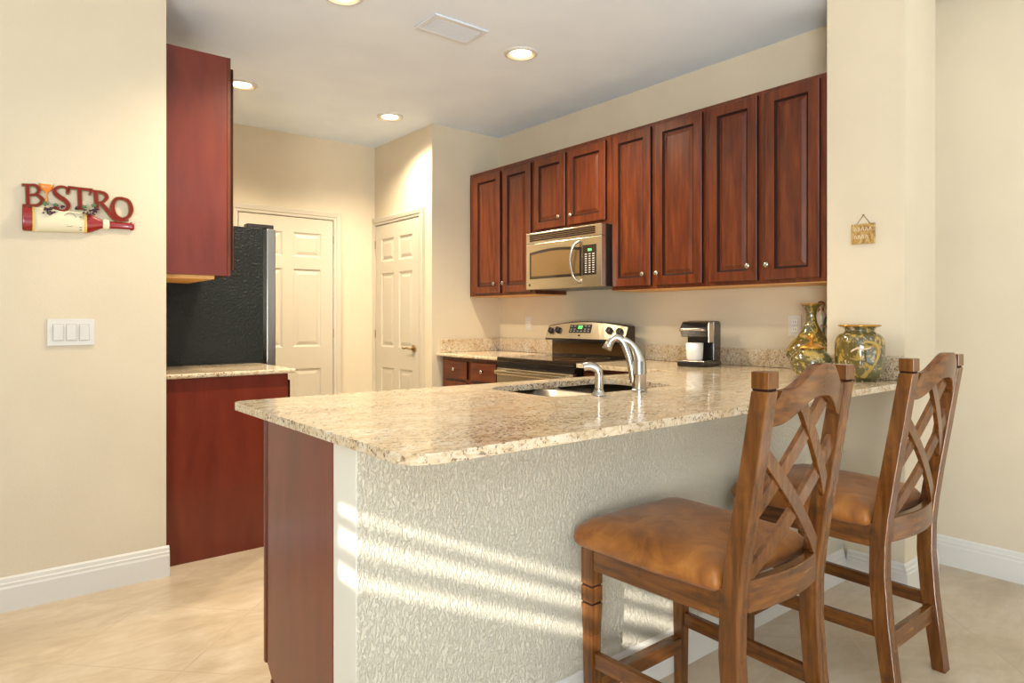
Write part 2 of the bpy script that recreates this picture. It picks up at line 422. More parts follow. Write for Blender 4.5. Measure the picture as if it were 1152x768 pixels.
# ------------------------------------------------------------------ interior doors
def hinge(parent, bm_box):
    bm = bmesh.new(); tube(bm, bm_box, 0.005, 8); return finish('hinge', bm, M['brass'], parent)
def interior_door(name, w, h, put, label, handle_u, hinge_u, seed, handle=True):
    t = 0.014
    root = bpy.data.objects.new(name, None); COL.objects.link(root); struct(root, label, 'door')
    bm = bmesh.new()
    m = w/2; st = 0.105*w/0.76; mid = 0.045
    xs = [0, st, m-mid, m+mid, w-st, w]; zs = [0, 0.20, 0.78, 0.96, 1.60, 1.70, 1.90, h]
    zs = [z*h/2.02 for z in zs]; zs[-1] = h
    cells = {(i, j) for i in (1, 3) for j in (1, 3, 5)}
    panel_face(bm, xs, zs, cells, [(0.006, -0.006), (0.014, -0.010), (0.020, -0.010), (0.045, -0.003)], put)
    # slab sides
    a = [(0, 0), (w, 0), (w, h), (0, h)]
    vb = [bm.verts.new(put(u, v, -t)) for u, v in a]; vf = [bm.verts.new(put(u, v, 0)) for u, v in a]
    for q in range(4): bm.faces.new([vb[q], vb[(q+1) % 4], vf[(q+1) % 4], vf[q]])
    bm.faces.new(vb)
    finish('door_panel', bm, M['door'], root)
    # dark reveal gap and casing
    bm = bmesh.new(); g = 0.006; d0, d1 = -0.013, -0.008
    for (u0, u1, v0, v1) in ((-g, 0, 0, h+g), (w, w+g, 0, h+g), (0, w, h, h+g)):
        P = [put(u, v, d) for d in (d0, d1) for u, v in ((u0, v0), (u1, v0), (u1, v1), (u0, v1))]
        vs = [bm.verts.new(p) for p in P]
        for f in ((0, 3, 2, 1), (4, 5, 6, 7), (0, 1, 5, 4), (1, 2, 6, 5), (2, 3, 7, 6), (3, 0, 4, 7)): bm.faces.new([vs[i] for i in f])
    finish('door_gap', bm, M['gap'], root)
    prof = [(0, -t), (0, 0.002), (0.008, 0.006), (0.020, 0.006), (0.028, 0.012), (0.058, 0.016), (0.066, 0.012), (0.066, -t)]
    bm = bmesh.new()
    def ring(u, v, su, sv):
        return [bm.verts.new(put(u+su*(g+a), v+sv*(g+a), d)) for a, d in prof]
    r0 = [bm.verts.new(put(-g-a, 0, d)) for a, d in prof]; r1 = ring(0, h, -1, 1); r2 = ring(w, h, 1, 1); r3 = [bm.verts.new(put(w+g+a, 0, d)) for a, d in prof]
    for A_, B_ in ((r0, r1), (r1, r2), (r2, r3)):
        for k in range(len(prof)-1): bm.faces.new([A_[k], A_[k+1], B_[k+1], B_[k]])
    finish('door_casing', bm, M['door'], root)
    for hz in (0.24, 1.07, 1.86):
        hinge(root, [put(hinge_u, hz*h/2.02-0.035, 0.003), put(hinge_u, hz*h/2.02+0.035, 0.003)])
    if handle:
        s = 1 if handle_u < w/2 else -1
        bm = bmesh.new()
        c = put(handle_u, 0.955, 0)
        tube(bm, [put(handle_u, 0.955, 0), put(handle_u, 0.955, 0.009)], 0.029, 20)
        tube(bm, [put(handle_u, 0.955, 0.009), put(handle_u, 0.955, 0.05)], 0.010, 12)
        tube(bm, spline([put(handle_u, 0.955, 0.05), put(handle_u+s*0.04, 0.962, 0.052), put(handle_u+s*0.075, 0.955, 0.052), put(handle_u+s*0.11, 0.962, 0.050)], 5), 0.008, 10)
        finish('door_handle', bm, M['brass'], root, smooth=True)
    return root
X0 = 1.582; W1 = 0.777
interior_door('door_1', W1, 2.03, lambda u, v, d: (X0+u, YF-0.014-d, v), 'wide six-panel white door on the far wall behind the refrigerator', 0.06, W1+0.003, 1, handle=False)
Y0 = 4.593; W2 = 0.737
interior_door('door_2', W2, 2.01, lambda u, v, d: (XP-0.014-d, Y0+u, v), 'narrow six-panel white pantry door with brass lever handle', 0.07, W2+0.003, 2)

# ------------------------------------------------------------------ upper cabinets on the right wall
UZ0, UZ1 = 1.372, 2.362; XF = 3.12
def upper_unit(label, y0, y1, z0, z1, doors, group=None):
    """doors: list of (ya, yb, za, zb, knob_y, knob_z)"""
    c = thing('upper_cabinet', label, 'cabinet', (0, 0, 0), 'cherry upper cabinets along the range wall')
    bm = B(XF, XW-0.002, y0, y1, z0+0.004, z1)
    finish('body', bm, M['cherry'], c)
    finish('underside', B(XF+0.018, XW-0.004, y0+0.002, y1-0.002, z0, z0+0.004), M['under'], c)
    for ya, yb, za, zb, ky, kz in doors:
        ww, hh = yb-ya, zb-za
        d = finish('door', cab_door_bm(ww, hh, 0.019, lambda u, v, dd: (XF-0.0195-dd, ya+u, za+v)), [M['cherry'], M['glaze_shade']], c)
        knob(d, (XF-0.0195, ky, kz))
    return c
zb, zt = 1.395, 2.338
upper_unit('two-door cherry upper cabinet farthest back, left of the microwave', 3.603, 4.412, UZ0, UZ1,
           [(3.998, 4.335, zb, zt-0.012, 4.052, 1.467), (3.640, 3.957, zb, zt-0.012, 3.940, 1.467)])
upper_unit('short two-door cherry upper cabinet directly above the microwave', 2.862, 3.602, 1.80, UZ1,
           [(3.277, 3.611-0.012, 1.828, zt-0.010, 3.322, 1.895), (2.905, 3.247, 1.828, zt-0.006, 3.205, 1.892)])
upper_unit('tall two-door cherry upper cabinet just right of the microwave', 2.160, 2.861, UZ0, UZ1,
           [(2.543, 2.846, zb, zt, 2.588, 1.465), (2.184, 2.504, zb, zt, 2.483, 1.465)])
upper_unit('tall two-door cherry upper cabinet nearest the column', 1.503, 2.159, UZ0, UZ1,
           [(1.852, 2.138, zb, zt+0.003, 1.895, 1.470), (1.530, 1.808, zb, zt+0.003, 1.790, 1.470)])

# ------------------------------------------------------------------ left upper cabinet, base cabinet, worktop, refrigerator
c = thing('upper_cabinet', 'cherry upper cabinet on the left, seen from its plain end panel', 'cabinet')
ZL0, ZL1 = 1.416, 2.525
finish('body', B(XL+0.002, 0.985, 3.53, 4.10, ZL0, ZL1), M['cherry_panel'], c, bevel=0.001)
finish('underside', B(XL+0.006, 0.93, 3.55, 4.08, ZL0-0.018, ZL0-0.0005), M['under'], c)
finish('face_frame', B(0.986, 1.003, 3.53, 4.10, ZL0, ZL1), M['cherry'], c)
for q, (ya, yb) in enumerate(((3.545, 3.808), (3.822, 4.085))):
    d = finish('door', cab_door_bm(yb-ya, 1.03, 0.018, lambda u, v, dd: (1.0215+dd, ya+u, ZL0+0.03+v)), [M['cherry'], M['glaze_shade']], c)
    knob(d, (1.0215, yb-0.03 if q == 0 else ya+0.03, ZL0+0.10), (1, 0, 0))
c = thing('base_cabinet', 'cherry base cabinet with plain end panel standing before the refrigerator', 'cabinet')
finish('body', B(XL+0.002, 1.298, 3.53, 4.10, 0.0, TOPZ-0.002), M['cherry_panel'], c, bevel=0.001)
for q, (ya, yb) in enumerate(((3.545, 3.808), (3.822, 4.085))):
    d = finish('drawer', cab_door_bm(yb-ya, 0.14, 0.018, lambda u, v, dd: (1.317+dd, ya+u, 0.728+v), None), [M['cherry'], M['glaze_shade']], c)
    knob(d, (1.317, (ya+yb)/2, 0.80), (1, 0, 0))
    d = finish('door', cab_door_bm(yb-ya, 0.59, 0.018, lambda u, v, dd: (1.317+dd, ya+u, 0.12+v)), [M['cherry'], M['glaze_shade']], c)
    knob(d, (1.317, yb-0.03 if q == 0 else ya+0.03, 0.65), (1, 0, 0))
GZ0, GZ1 = 0.906, 0.930
bm = bmesh.new(); prism(bm, rounded([(XL+0.001, 3.505), (1.335, 3.505), (1.335, 4.108), (XL+0.001, 4.108)], [0, 0.012, 0, 0]), GZ0, GZ1)
tag(finish('granite_worktop', bm, M['granite'], bevel=0.009, segs=4), 'short cream granite worktop on the left beside the black refrigerator', 'worktop')

fr = thing('refrigerator', 'black refrigerator with stainless doors behind the left worktop', 'refrigerator', (0, 0, 0))
finish('body', B(XL+0.03, 1.362, 4.12, 5.02, 0.02, 1.752), M['fridge_side'], fr, bevel=0.004)
finish('door', B(1.384, 1.440, 4.122, 4.565, 0.06, 1.752), M['fridge_door'], fr, bevel=0.006)
finish('door', B(1.384, 1.440, 4.573, 5.018, 0.06, 1.752), M['fridge_door'], fr, bevel=0.006)
finish('door_seal', B(1.363, 1.384, 4.128, 5.012, 0.06, 1.748), M['black'], fr)
finish('hinge_cover', B(1.27, 1.432, 4.135, 4.20, 1.753, 1.778), M['darkplastic'], fr, bevel=0.004)
for yy in (4.53, 4.61):
    bm = bmesh.new(); tube(bm, spline([(1.441, yy, 0.70), (1.49, yy, 0.74), (1.495, yy, 1.1), (1.49, yy, 1.46), (1.441, yy, 1.50)], 5), 0.011, 10)
    finish('handle', bm, M['nickel'], fr, smooth=True)

# ------------------------------------------------------------------ peninsula cabinet
pc = thing('peninsula_cabinet', 'cherry cabinet under the breakfast bar with wide end panel', 'cabinet')
bm = bmesh.new()
prism(bm, [(YBAR+0.131, 0), (1.975, 0), (1.975, 0.115), (2.030, 0.16), (2.030, TOPZ-0.003), (YBAR+0.131, TOPZ-0.003)], XE, XE+0.018, 'x')
finish('end_panel', bm, M['cherry_panel'], pc, bevel=0.001)
finish('side_trim', B(XE-0.004, XE+0.016, 2.031, 2.049, 0.155, TOPZ-0.003), M['cherry'], pc, bevel=0.003)
finish('toe_trim', B(XE-0.004, XE+0.016, 1.976, 1.990, 0, 0.125), M['cherry'], pc, bevel=0.003)
finish('carcass', B(XE+0.02, 1.50, YBAR+0.132, 2.03, 0.13, TOPZ-0.003), M['cherry'], pc)
finish('carcass', B(2.24, 2.80, YBAR+0.132, 2.03, 0.13, TOPZ-0.003), M['cherry'], pc)
finish('sink_base', B(1.502, 2.238, YBAR+0.132, 2.03, 0.13, 0.66), M['cherry'], pc)
finish('toe_kick', B(XE+0.02, 2.80, YBAR+0.14, 1.975, 0, 0.129), M['glaze_shade'], pc)
for (xa, xb) in ((0.72, 1.09), (1.11, 1.48), (1.52, 1.86), (1.88, 2.22), (2.26, 2.70)):
    d = finish('door', cab_door_bm(xb-xa, 0.50, 0.018, lambda u, v, dd: (xa+u, 2.049+dd, 0.15+v)), [M['cherry'], M['glaze_shade']], pc)
    knob(d, ((xa+0.04), 2.049, 0.6), (0, 1, 0))

# ------------------------------------------------------------------ granite counter (peninsula + run to the range)
outer = rounded([(0.655, 1.13), (XC-0.001, 1.13), (XC-0.001, 1.505), (XW-0.002, 1.505), (XW-0.002, 2.838), (2.78, 2.838), (2.78, 2.15), (0.640, 2.255)],
                [0.075, 0, 0, 0, 0, 0, 0.02, 0.05], 7)
hole = rounded([(1.53, 1.665), (2.21, 1.665), (2.21, 2.078), (1.53, 2.078)], [0.09]*4, 7)
def slab_with_hole(outer, hole, z0, z1):
    bm = bmesh.new()
    for z in (z0, z1):
        es = []
        for loop in (outer, hole):
            vs = [bm.verts.new((x, y, z)) for x, y in loop]
            es += [bm.edges.new((vs[i], vs[(i+1) % len(vs)])) for i in range(len(vs))]
        bmesh.ops.triangle_fill(bm, use_beauty=True, use_dissolve=False, edges=es)
    bm.verts.ensure_lookup_table()
    n = len(outer)+len(hole); k = 0
    for loop in (outer, hole):
        L = len(loop)
        for i in range(L):
            a, b = bm.verts[k+i], bm.verts[k+(i+1) % L]; c2, d2 = bm.verts[n+k+(i+1) % L], bm.verts[n+k+i]
            bm.faces.new([a, b, c2, d2])
        k += L
    return bm
bm = slab_with_hole(outer, hole, GZ0, GZ1)
wt = finish('granite_worktop', bm, M['granite'], bevel=0.010, segs=4)
tag(wt, 'long cream granite breakfast bar top with sink, reaching round to the range', 'worktop')
finish('backsplash', B(XW-0.022, XW-0.002, 1.505, 2.838, GZ1+0.0005, 1.03), M['granite'], wt, bevel=0.002)
finish('column_splash', B(XC-0.021, XC-0.001, YC+0.004, 1.52, GZ1+0.0005, 1.035), M['granite'], wt, bevel=0.002)

# sink
def basin(bm, x0, x1, y0, y1, r, ztop, depth):
    lo = rounded([(x0, y0), (x1, y0), (x1, y1), (x0, y1)], [r]*4, 6)
    def ringz(ins, z):
        cx, cy = (x0+x1)/2, (y0+y1)/2
        fx, fy = ((x1-x0)/2-ins)/((x1-x0)/2), ((y1-y0)/2-ins)/((y1-y0)/2)
        return [bm.verts.new((cx+(x-cx)*fx, cy+(y-cy)*fy, z)) for x, y in lo]
    R = [ringz(-0.012, ztop), ringz(0, ztop), ringz(0.004, ztop-depth+0.03), ringz(0.012, ztop-depth+0.008), ringz(0.03, ztop-depth), ringz(min(x1-x0, y1-y0)/2-0.03, ztop-depth-0.004)]
    for a, b in zip(R, R[1:]):
        for i in range(len(a)): bm.faces.new([a[i], a[(i+1) % len(a)], b[(i+1) % len(a)], b[i]])
    bm.faces.new(R[-1])
sk = thing('sink', 'double bowl stainless sink set under the breakfast bar granite', 'sink')
for (xa, xb) in ((1.515, 1.855), (1.885, 2.225)):
    bm = bmesh.new(); basin(bm, xa, xb, 1.655, 2.088, 0.09, GZ0-0.003, 0.20)
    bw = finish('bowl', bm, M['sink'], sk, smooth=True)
    so = bw.modifiers.new('s', 'SOLIDIFY'); so.thickness = 0.002; so.offset = 1
    bm = bmesh.new(); lathe(bm, [(0, 0.695), (0.025, 0.695), (0.035, 0.700), (0.042, 0.700), (0.044, 0.6965)], 24, (xa+xb)/2, 1.87)
    finish('drain', bm, M['chrome'], sk, smooth=True)

# faucet
fx, fy = 1.905, 1.612
fc = thing('faucet', 'brushed nickel kitchen faucet with arched spout behind the sink', 'faucet', (fx, fy, GZ1+0.0005))
bm = bmesh.new(); lathe(bm, [(0, 0), (0.029, 0), (0.029, 0.006), (0.0255, 0.010), (0.0255, 0.062), (0.0262, 0.064), (0.0262, 0.067), (0.0255, 0.069), (0.0255, 0.110), (0.025, 0.112)], 32); lathe(bm, [(0.025, 0.112), (0.022, 0.114), (0, 0.114)], 32)
finish('body', bm, M['nickel'], fc, smooth=True).data.set_sharp_from_angle(angle=math.radians(40))
# view axes: -R = left in the picture is (-0.78, 0.63)
L = Vector((-0.62, 0.78, 0)).normalized()
def fp(a, z, side=0): return L*a + Vector((0, 0, z)) + Vector((L.y, -L.x, 0))*side
bm = bmesh.new()
pts = spline([fp(0.022, 0.03), fp(0.030, 0.09), fp(0.042, 0.140), fp(0.060, 0.182), fp(0.082, 0.197), fp(0.102, 0.188), fp(0.112, 0.170)], 7)
n = len(pts); tube(bm, pts, [0.0115+0.003*min(1, i/n*2) for i in range(n)], 16)
sp = finish('spout', bm, M['nickel'], fc, smooth=True)
bm = bmesh.new(); tube(bm, [fp(0.107, 0.182), fp(0.113, 0.170), fp(0.121, 0.153)], [0.0135, 0.016, 0.018], 18)
finish('spray_head', bm, M['nickel'], sp, smooth=True)
bm = bmesh.new()
pts = spline([fp(0, 0.108), fp(0.005, 0.130), fp(0.017, 0.158), fp(0.036, 0.180), fp(0.060, 0.192)], 6); n = len(pts)
tube(bm, pts, [0.025-0.013*min(1, (i/n)*1.4)**0.8 for i in range(n)], 16)
finish('lever', bm, M['nickel'], fc, smooth=True)
sx, sy = 1.688, 1.61
sdp = thing('soap_dispenser', 'small brushed nickel soap dispenser left of the faucet', 'soap dispenser', (sx, sy, GZ1+0.0005))
bm = bmesh.new(); lathe(bm, [(0, 0), (0.026, 0), (0.026, 0.004), (0.020, 0.010), (0.0165, 0.020), (0.0165, 0.022)], 24)
finish('base', bm, M['nickel'], sdp, smooth=True)
bm = bmesh.new(); tube(bm, spline([fp(0, 0.02), fp(0, 0.075), fp(0.010, 0.094), fp(0.030, 0.102), fp(0.052, 0.099)], 6), 0.0150, 16)
finish('spout', bm, M['nickel'], sdp, smooth=True)

# ------------------------------------------------------------------ worktop and base cabinet left of the range
bm = bmesh.new(); prism(bm, rounded([(2.80, 3.602), (XW-0.002, 3.602), (XW-0.002, YR-0.002), (2.80, YR-0.002)], [0, 0, 0, 0.01]), GZ0, GZ1)
w2 = tag(finish('granite_worktop', bm, M['granite'], bevel=0.008, segs=3), 'small cream granite worktop between the range and the pantry wall', 'worktop')
finish('backsplash', B(XW-0.022, XW-0.002, 3.602, YR-0.024, GZ1+0.0005, 1.035), M['granite'], w2, bevel=0.002)
finish('side_splash', B(2.835, XW-0.002, YR-0.022, YR-0.002, GZ1+0.0005, 1.035), M['granite'], w2, bevel=0.002)
def base_unit(label, y0, y1, cols):
    c = thing('base_cabinet', label, 'cabinet')
    bm = bmesh.new(); box(bm, 2.84, XW-0.004, y0, y1, 0.11, TOPZ-0.002); box(bm, 2.90, XW-0.004, y0, y1, 0, 0.11)
    finish('body', bm, M['cherry'], c)
    for ya, yb in cols:
        d = finish('drawer', cab_door_bm(yb-ya, 0.135, 0.018, lambda u, v, dd: (2.8205-dd, ya+u, 0.742+v), None), [M['cherry_h'], M['glaze_shade']], c)
        knob(d, (2.8205, (ya+yb)/2, 0.815))
        d = finish('door', cab_door_bm(yb-ya, 0.585, 0.018, lambda u, v, dd: (2.8205-dd, ya+u, 0.135+v)), [M['cherry'], M['glaze_shade']], c)
        knob(d, (2.8205, yb-0.035, 0.66))
    return c
base_unit('cherry base cabinet with two drawers left of the range', 3.604, 4.385, [(4.040, 4.335), (3.680, 3.985)])
base_unit('cherry base cabinet with drawer between range and breakfast bar', 2.16, 2.836, [(2.20, 2.50), (2.53, 2.81)])

# ------------------------------------------------------------------ range
rg = thing('range', 'stainless and black freestanding electric range under the microwave', 'range')
ya, yb = 2.843, 3.597
finish('body', B(2.80, XW-0.03, ya, yb, 0.10, 0.905), M['black'], rg)
finish('base', B(2.86, XW-0.03, ya+0.01, yb-0.01, 0, 0.10), M['darkplastic'], rg)
bm = bmesh.new(); box(bm, 2.765, XW-0.10, ya, yb, 0.906, 0.938)
ck = finish('cooktop', bm, M['blackglass'], rg, bevel=0.006)
for cx, cy, r in ((2.93, 3.04, 0.10), (2.93, 3.40, 0.085), (3.18, 3.04, 0.075), (3.18, 3.40, 0.10)):
    bm = bmesh.new(); lathe(bm, [(r-0.003, 0.9383), (r, 0.9388), (r+0.003, 0.9383)], 40, cx, cy); finish('burner_ring', bm, M['slot'], ck)
finish('front_trim', B(2.772, 2.80, ya, yb, 0.868, 0.905), M['black'], rg, bevel=0.004)
od = finish('oven_door', B(2.762, 2.799, ya+0.004, yb-0.004, 0.28, 0.864), M['steel'], rg, bevel=0.004)
finish('window', B(2.760, 2.7625, ya+0.13, yb-0.13, 0.42, 0.72), M['blackglass'], od, bevel=0.001)
bm = bmesh.new(); box(bm, 2.715, 2.732, ya+0.035, yb-0.035, 0.826, 0.852)
for y in (ya+0.05, yb-0.075): box(bm, 2.730, 2.763, y, y+0.025, 0.829, 0.849)
finish('handle', bm, M['steel'], od, bevel=0.005)
finish('storage_drawer', B(2.764, 2.799, ya+0.004, yb-0.004, 0.105, 0.272), M['steel'], rg, bevel=0.004)
finish('riser', B(3.275, XW-0.11, ya+0.005, yb-0.005, 0.906, 1.045), M['blackglass'], rg)
finish('riser_trim', B(3.269, 3.2748, ya+0.02, yb-0.02, 0.953, 1.028), M['bronze'], rg)
# arched backguard (profile in Y,Z extruded in X, tilted face)
bm = bmesh.new(); N = 14
def arch(y): 
    t = (y-ya)/(yb-ya); return 1.150 + 0.030*math.sin(PI*t)
ys = [ya-0.002+(yb-ya+0.004)*i/N for i in range(N+1)]
secs = []
for y in ys:
    zt_ = arch(y)
    secs.append([bm.verts.new(p) for p in ((XW-0.115, y, 1.046), (3.217, y, 1.046), (3.211, y, 1.060), (3.250, y, zt_-0.006), (3.256, y, zt_), (XW-0.115, y, zt_))])
for a, b in zip(secs, secs[1:]):
    for k in range(6): bm.faces.new([a[k], a[(k+1) % 6], b[(k+1) % 6], b[k]]).material_index = 0 if k == 2 else 1
bm.faces.new(secs[0]).material_index = 1; bm.faces.new(secs[-1][::-1]).material_index = 1
bg_ = finish('backguard', bm, [M['steel'], M['darkplastic']], rg)
gn = Vector((-(1.150-1.060), 0, (3.250-3.211))).normalized()  # face normal
def gpt(y, s, off=0): # s 0..1 up the face
    return Vector((3.211+(0.039)*s, y, 1.060+(arch(y)-0.006-1.060)*s)) + gn*off
def plate(name, y0, y1, s0, s1, off, mat, parent):
    bm = bmesh.new()
    f = [gpt(y, s, off) for y, s in ((y0, s0), (y1, s0), (y1, s1), (y0, s1))]; b = [p-gn*(off+0.001) for p in f]
    vf = [bm.verts.new(p) for p in f]; vb = [bm.verts.new(p) for p in b]
    bm.faces.new(vf); bm.faces.new(vb[::-1])
    for q in range(4): bm.faces.new([vf[q], vf[(q+1) % 4], vb[(q+1) % 4], vb[q]])
    return finish(name, bm, mat, parent)
dp = plate('display', 3.155, 3.365, 0.36, 0.86, 0.002, M['darkplastic'], bg_)
plate('clock', 3.243, 3.280, 0.60, 0.78, 0.003, M['led'], dp)
for i in range(6):
    for s in (0.44, 0.56, 0.74):
        y = 3.170+i*0.034
        if 3.225 < y+0.008 < 3.29 and s > 0.5: continue
        plate('button', y, y+0.016, s, s+0.035, 0.003, M['white'], dp)
plate('emblem', 3.250, 3.266, 0.16, 0.24, 0.002, M['darkplastic'], bg_)
for y in (3.552, 3.478, 2.985, 2.895):
    bm = bmesh.new(); lathe(bm, [(0, 0.0), (0.024, 0.0), (0.023, 0.010), (0.019, 0.022), (0, 0.024)], 20); box(bm, -0.004, 0.004, -0.019, 0.019, 0.018, 0.030)
    bmesh.ops.transform(bm, matrix=Matrix.Translation(gpt(y, 0.56)) @ gn.to_track_quat('Z', 'Y').to_matrix().to_4x4(), verts=bm.verts)
    finish('knob', bm, M['darkplastic'], bg_, bevel=0.001)

# ------------------------------------------------------------------ microwave
mw = thing('microwave', 'stainless over-the-range microwave with curved handle', 'microwave')
my0, my1, mz0, mz1 = 2.868, 3.598, 1.402, 1.797; XM = 3.03
finish('body', B(XM+0.042, XW-0.004, my0, my1, mz0, mz1), M['darkplastic'], mw, bevel=0.003)
zs_ = mz1-0.075
finish('vent_panel', B(XM, XM+0.041, my0, my1, zs_+0.001, mz1), M['steel'], mw, bevel=0.004)
for i in range(4):
    z = zs_+0.016+i*0.0125
    finish('vent_slot', B(XM-0.0012, XM+0.001, my0+0.055, my1-0.04, z, z+0.0095), M['glaze_shade'], mw)
dr = finish('door', B(XM, XM+0.041, my0, my1, mz0, zs_-0.001), M['steel'], mw, bevel=0.004)
# glass window with arched top
bm = bmesh.new(); yl, yr = my1-0.04, my0+0.172
top = [(yl-(yl-yr)*i/10, zs_-0.062+0.018*math.sin(PI*i/10)) for i in range(11)]
prism(bm, [(yr, mz0+0.072), (yl, mz0+0.072)]+top, XM-0.0025, XM+0.001, 'x')
wn = finish('window_frame', bm, M['blackglass'], dr, bevel=0.001)
bm = bmesh.new()
top = [(yl-0.02-(yl-yr-0.04)*i/10, zs_-0.080+0.016*math.sin(PI*i/10)) for i in range(11)]
prism(bm, [(yr+0.02, mz0+0.090), (yl-0.02, mz0+0.090)]+top, XM-0.0035, XM-0.0024, 'x')
finish('window_glass', bm, M['mwglass'], wn)
cp = finish('control_panel', B(XM-0.003, XM+0.001, my0+0.045, my0+0.165, mz0+0.075, zs_-0.052), M['blackglass'], dr, bevel=0.001)
finish('clock', B(XM-0.0045, XM-0.003, my0+0.085, my0+0.115, zs_-0.092, zs_-0.078), M['led'], cp)
for r_ in range(9):
    for c_ in range(3):
        y = my0+0.058+c_*0.033; z = mz0+0.090+r_*0.0145
        finish('button', B(XM-0.0040, XM-0.0031, y, y+0.018, z, z+0.005), M['white'], cp)
bm = bmesh.new(); yh = my0+0.190
pts = spline([(XM-0.002, yh, mz0+0.030), (XM-0.035, yh+0.022, mz0+0.065), (XM-0.048, yh+0.040, mz0+0.150), (XM-0.045, yh+0.038, mz0+0.220), (XM-0.030, yh+0.020, mz0+0.275), (XM-0.002, yh, mz0+0.298)], 6)
tube(bm, pts, 0.0115, 14, flat=0.8)
finish('handle', bm, M['nickel'], dr, smooth=True)
bm = bmesh.new(); lathe(bm, [(0, 0), (0.009, 0), (0.009, 0.0015), (0, 0.002)], 18)
bmesh.ops.transform(bm, matrix=Matrix.Translation((XM-0.0003, my1-0.038, mz0+0.032)) @ Vector((-1, 0, 0)).to_track_quat('Z', 'Y').to_matrix().to_4x4(), verts=bm.verts)
finish('emblem', bm, M['slot'], dr)

# ------------------------------------------------------------------ coffee maker and mug
cm = thing('coffee_maker', 'black single-serve coffee maker against the backsplash', 'coffee maker', (3.215, 2.270, GZ1+0.0005), rz=math.radians(14))
# local: front = -x, width y
D_, W_ = 0.106, 0.083
finish('base', B(-D_-0.035, D_, -W_, W_, 0, 0.028), M['black'], cm, bevel=0.008, segs=3)
bm = bmesh.new(); prism(bm, rounded([(0.0, 0.028), (D_, 0.028), (D_+0.005, 0.255), (0.0, 0.255)], [0, 0, 0.03, 0], 6), -W_+0.004, W_-0.004, 'y')
finish('water_tank', bm, M['black'], cm, bevel=0.006)
bm = bmesh.new(); prism(bm, rounded([(-D_+0.01, 0.165), (-0.001, 0.165), (-0.001, 0.252), (-D_+0.028, 0.252), (-D_-0.012, 0.215)], [0.006, 0, 0, 0.03, 0.01], 5), -W_+0.006, W_-0.006, 'y')
finish('brew_head', bm, M['black'], cm, bevel=0.006)
bm = bmesh.new(); tube(bm, spline([(-D_-0.008, -W_+0.015, 0.200), (-D_-0.028, -W_+0.02, 0.206), (-D_-0.030, 0, 0.208), (-D_-0.028, W_-0.02, 0.206), (-D_-0.008, W_-0.015, 0.200)], 6), 0.008, 10)
finish('handle', bm, M['nickel'], cm, smooth=True)
finish('side_trim', B(-D_+0.02, -0.01, -W_+0.002, -W_+0.0065, 0.135, 0.245), M['steel'], cm, bevel=0.002)
finish('drip_tray', B(-D_-0.030, -0.01, -W_+0.01, W_-0.01, 0.0285, 0.034), M['nickel'], cm, bevel=0.002)
a_ = math.radians(14); mx, my_ = -0.078, 0.004
mug = thing('mug', 'white mug standing on the coffee maker drip tray', 'mug', (3.215+mx*math.cos(a_)-my_*math.sin(a_), 2.270+mx*math.sin(a_)+my_*math.cos(a_), GZ1+0.0350), rz=a_)
bm = bmesh.new(); lathe(bm, [(0, 0), (0.038, 0), (0.044, 0.008), (0.047, 0.055), (0.049, 0.098), (0.046, 0.098), (0.043, 0.05), (0.036, 0.006), (0, 0.006)], 32)
finish('cup', bm, M['ceramic'], mug, smooth=True)
bm = bmesh.new(); tube(bm, spline([(0.040, 0.022, 0.075), (0.055, 0.040, 0.082), (0.062, 0.050, 0.055), (0.052, 0.038, 0.028), (0.038, 0.022, 0.025)], 6), 0.005, 10)
finish('handle', bm, M['ceramic'], mug, smooth=True)

# ------------------------------------------------------------------ vases, jar, figurine
def vase_obj(name, label, loc, prof, rimz, rimr, rot=0):
    t = thing(name, label, 'vase', loc, rz=rot)
    bm = bmesh.new()
    P = spline([(r, 0, z) for r, z in prof], 5); pr = [(0, prof[0][1])]+[(max(p.x, 0.001), p.z) for p in P]
    lathe(bm, pr, 48); finish('body', bm, M['vase'], t, smooth=True)
    bm = bmesh.new(); lathe(bm, [(rimr-0.008, rimz-0.006), (rimr+0.001, rimz-0.003), (rimr+0.002, rimz+0.001), (rimr-0.004, rimz+0.003), (rimr-0.010, rimz-0.002)], 48)
    finish('rim', bm, M['gold'], t, smooth=True)
    return t
t = vase_obj('vase', 'tall long-necked olive and gold vase near the column', (3.226, 1.630, GZ1+0.0005),
         [(0.062, 0), (0.060, 0.008), (0.085, 0.035), (0.117, 0.085), (0.104, 0.135), (0.066, 0.180), (0.038, 0.225), (0.025, 0.268), (0.028, 0.310), (0.050, 0.340)], 0.340, 0.050)
bm = bmesh.new(); tube(bm, spline([(-0.0, 0.036, 0.335), (-0.02, 0.034, 0.27), (-0.04, 0.06, 0.20), (-0.055, 0.098, 0.13), (-0.06, 0.104, 0.085), (-0.05, 0.075, 0.035)], 6), 0.0055, 8)
t = vase_obj('vase', 'round-shouldered olive green vase with gold flowers beside the column', (2.985, 1.293, GZ1+0.0005),
         [(0.062, 0), (0.066, 0.006), (0.084, 0.022), (0.096, 0.070), (0.0985, 0.120), (0.0965, 0.168), (0.084, 0.196), (0.062, 0.211), (0.060, 0.224), (0.082, 0.239)], 0.239, 0.082)
def petal_spray(parent, r, spots, mat):
    bm = bmesh.new()
    for ang, z, s in spots:
        rr = r(z)
        for k in range(5):
            a = ang + s*0.9/rr*math.cos(2*PI*k/5+ang); zz = z + s*0.9*math.sin(2*PI*k/5+ang)
            ball(bm, ((rr+0.0005)*math.cos(a), (rr+0.0005)*math.sin(a), zz), s*0.55, 1, 1, 1, 1)
    return finish('flower_relief', bm, mat, parent, smooth=True)
M['petal'] = plain('gold_relief', (0.45, 0.29, 0.06), 0.3)
M['petal2'] = plain('cream_relief', (0.66, 0.50, 0.34), 0.35)
face = math.atan2(-1.293, -2.985)
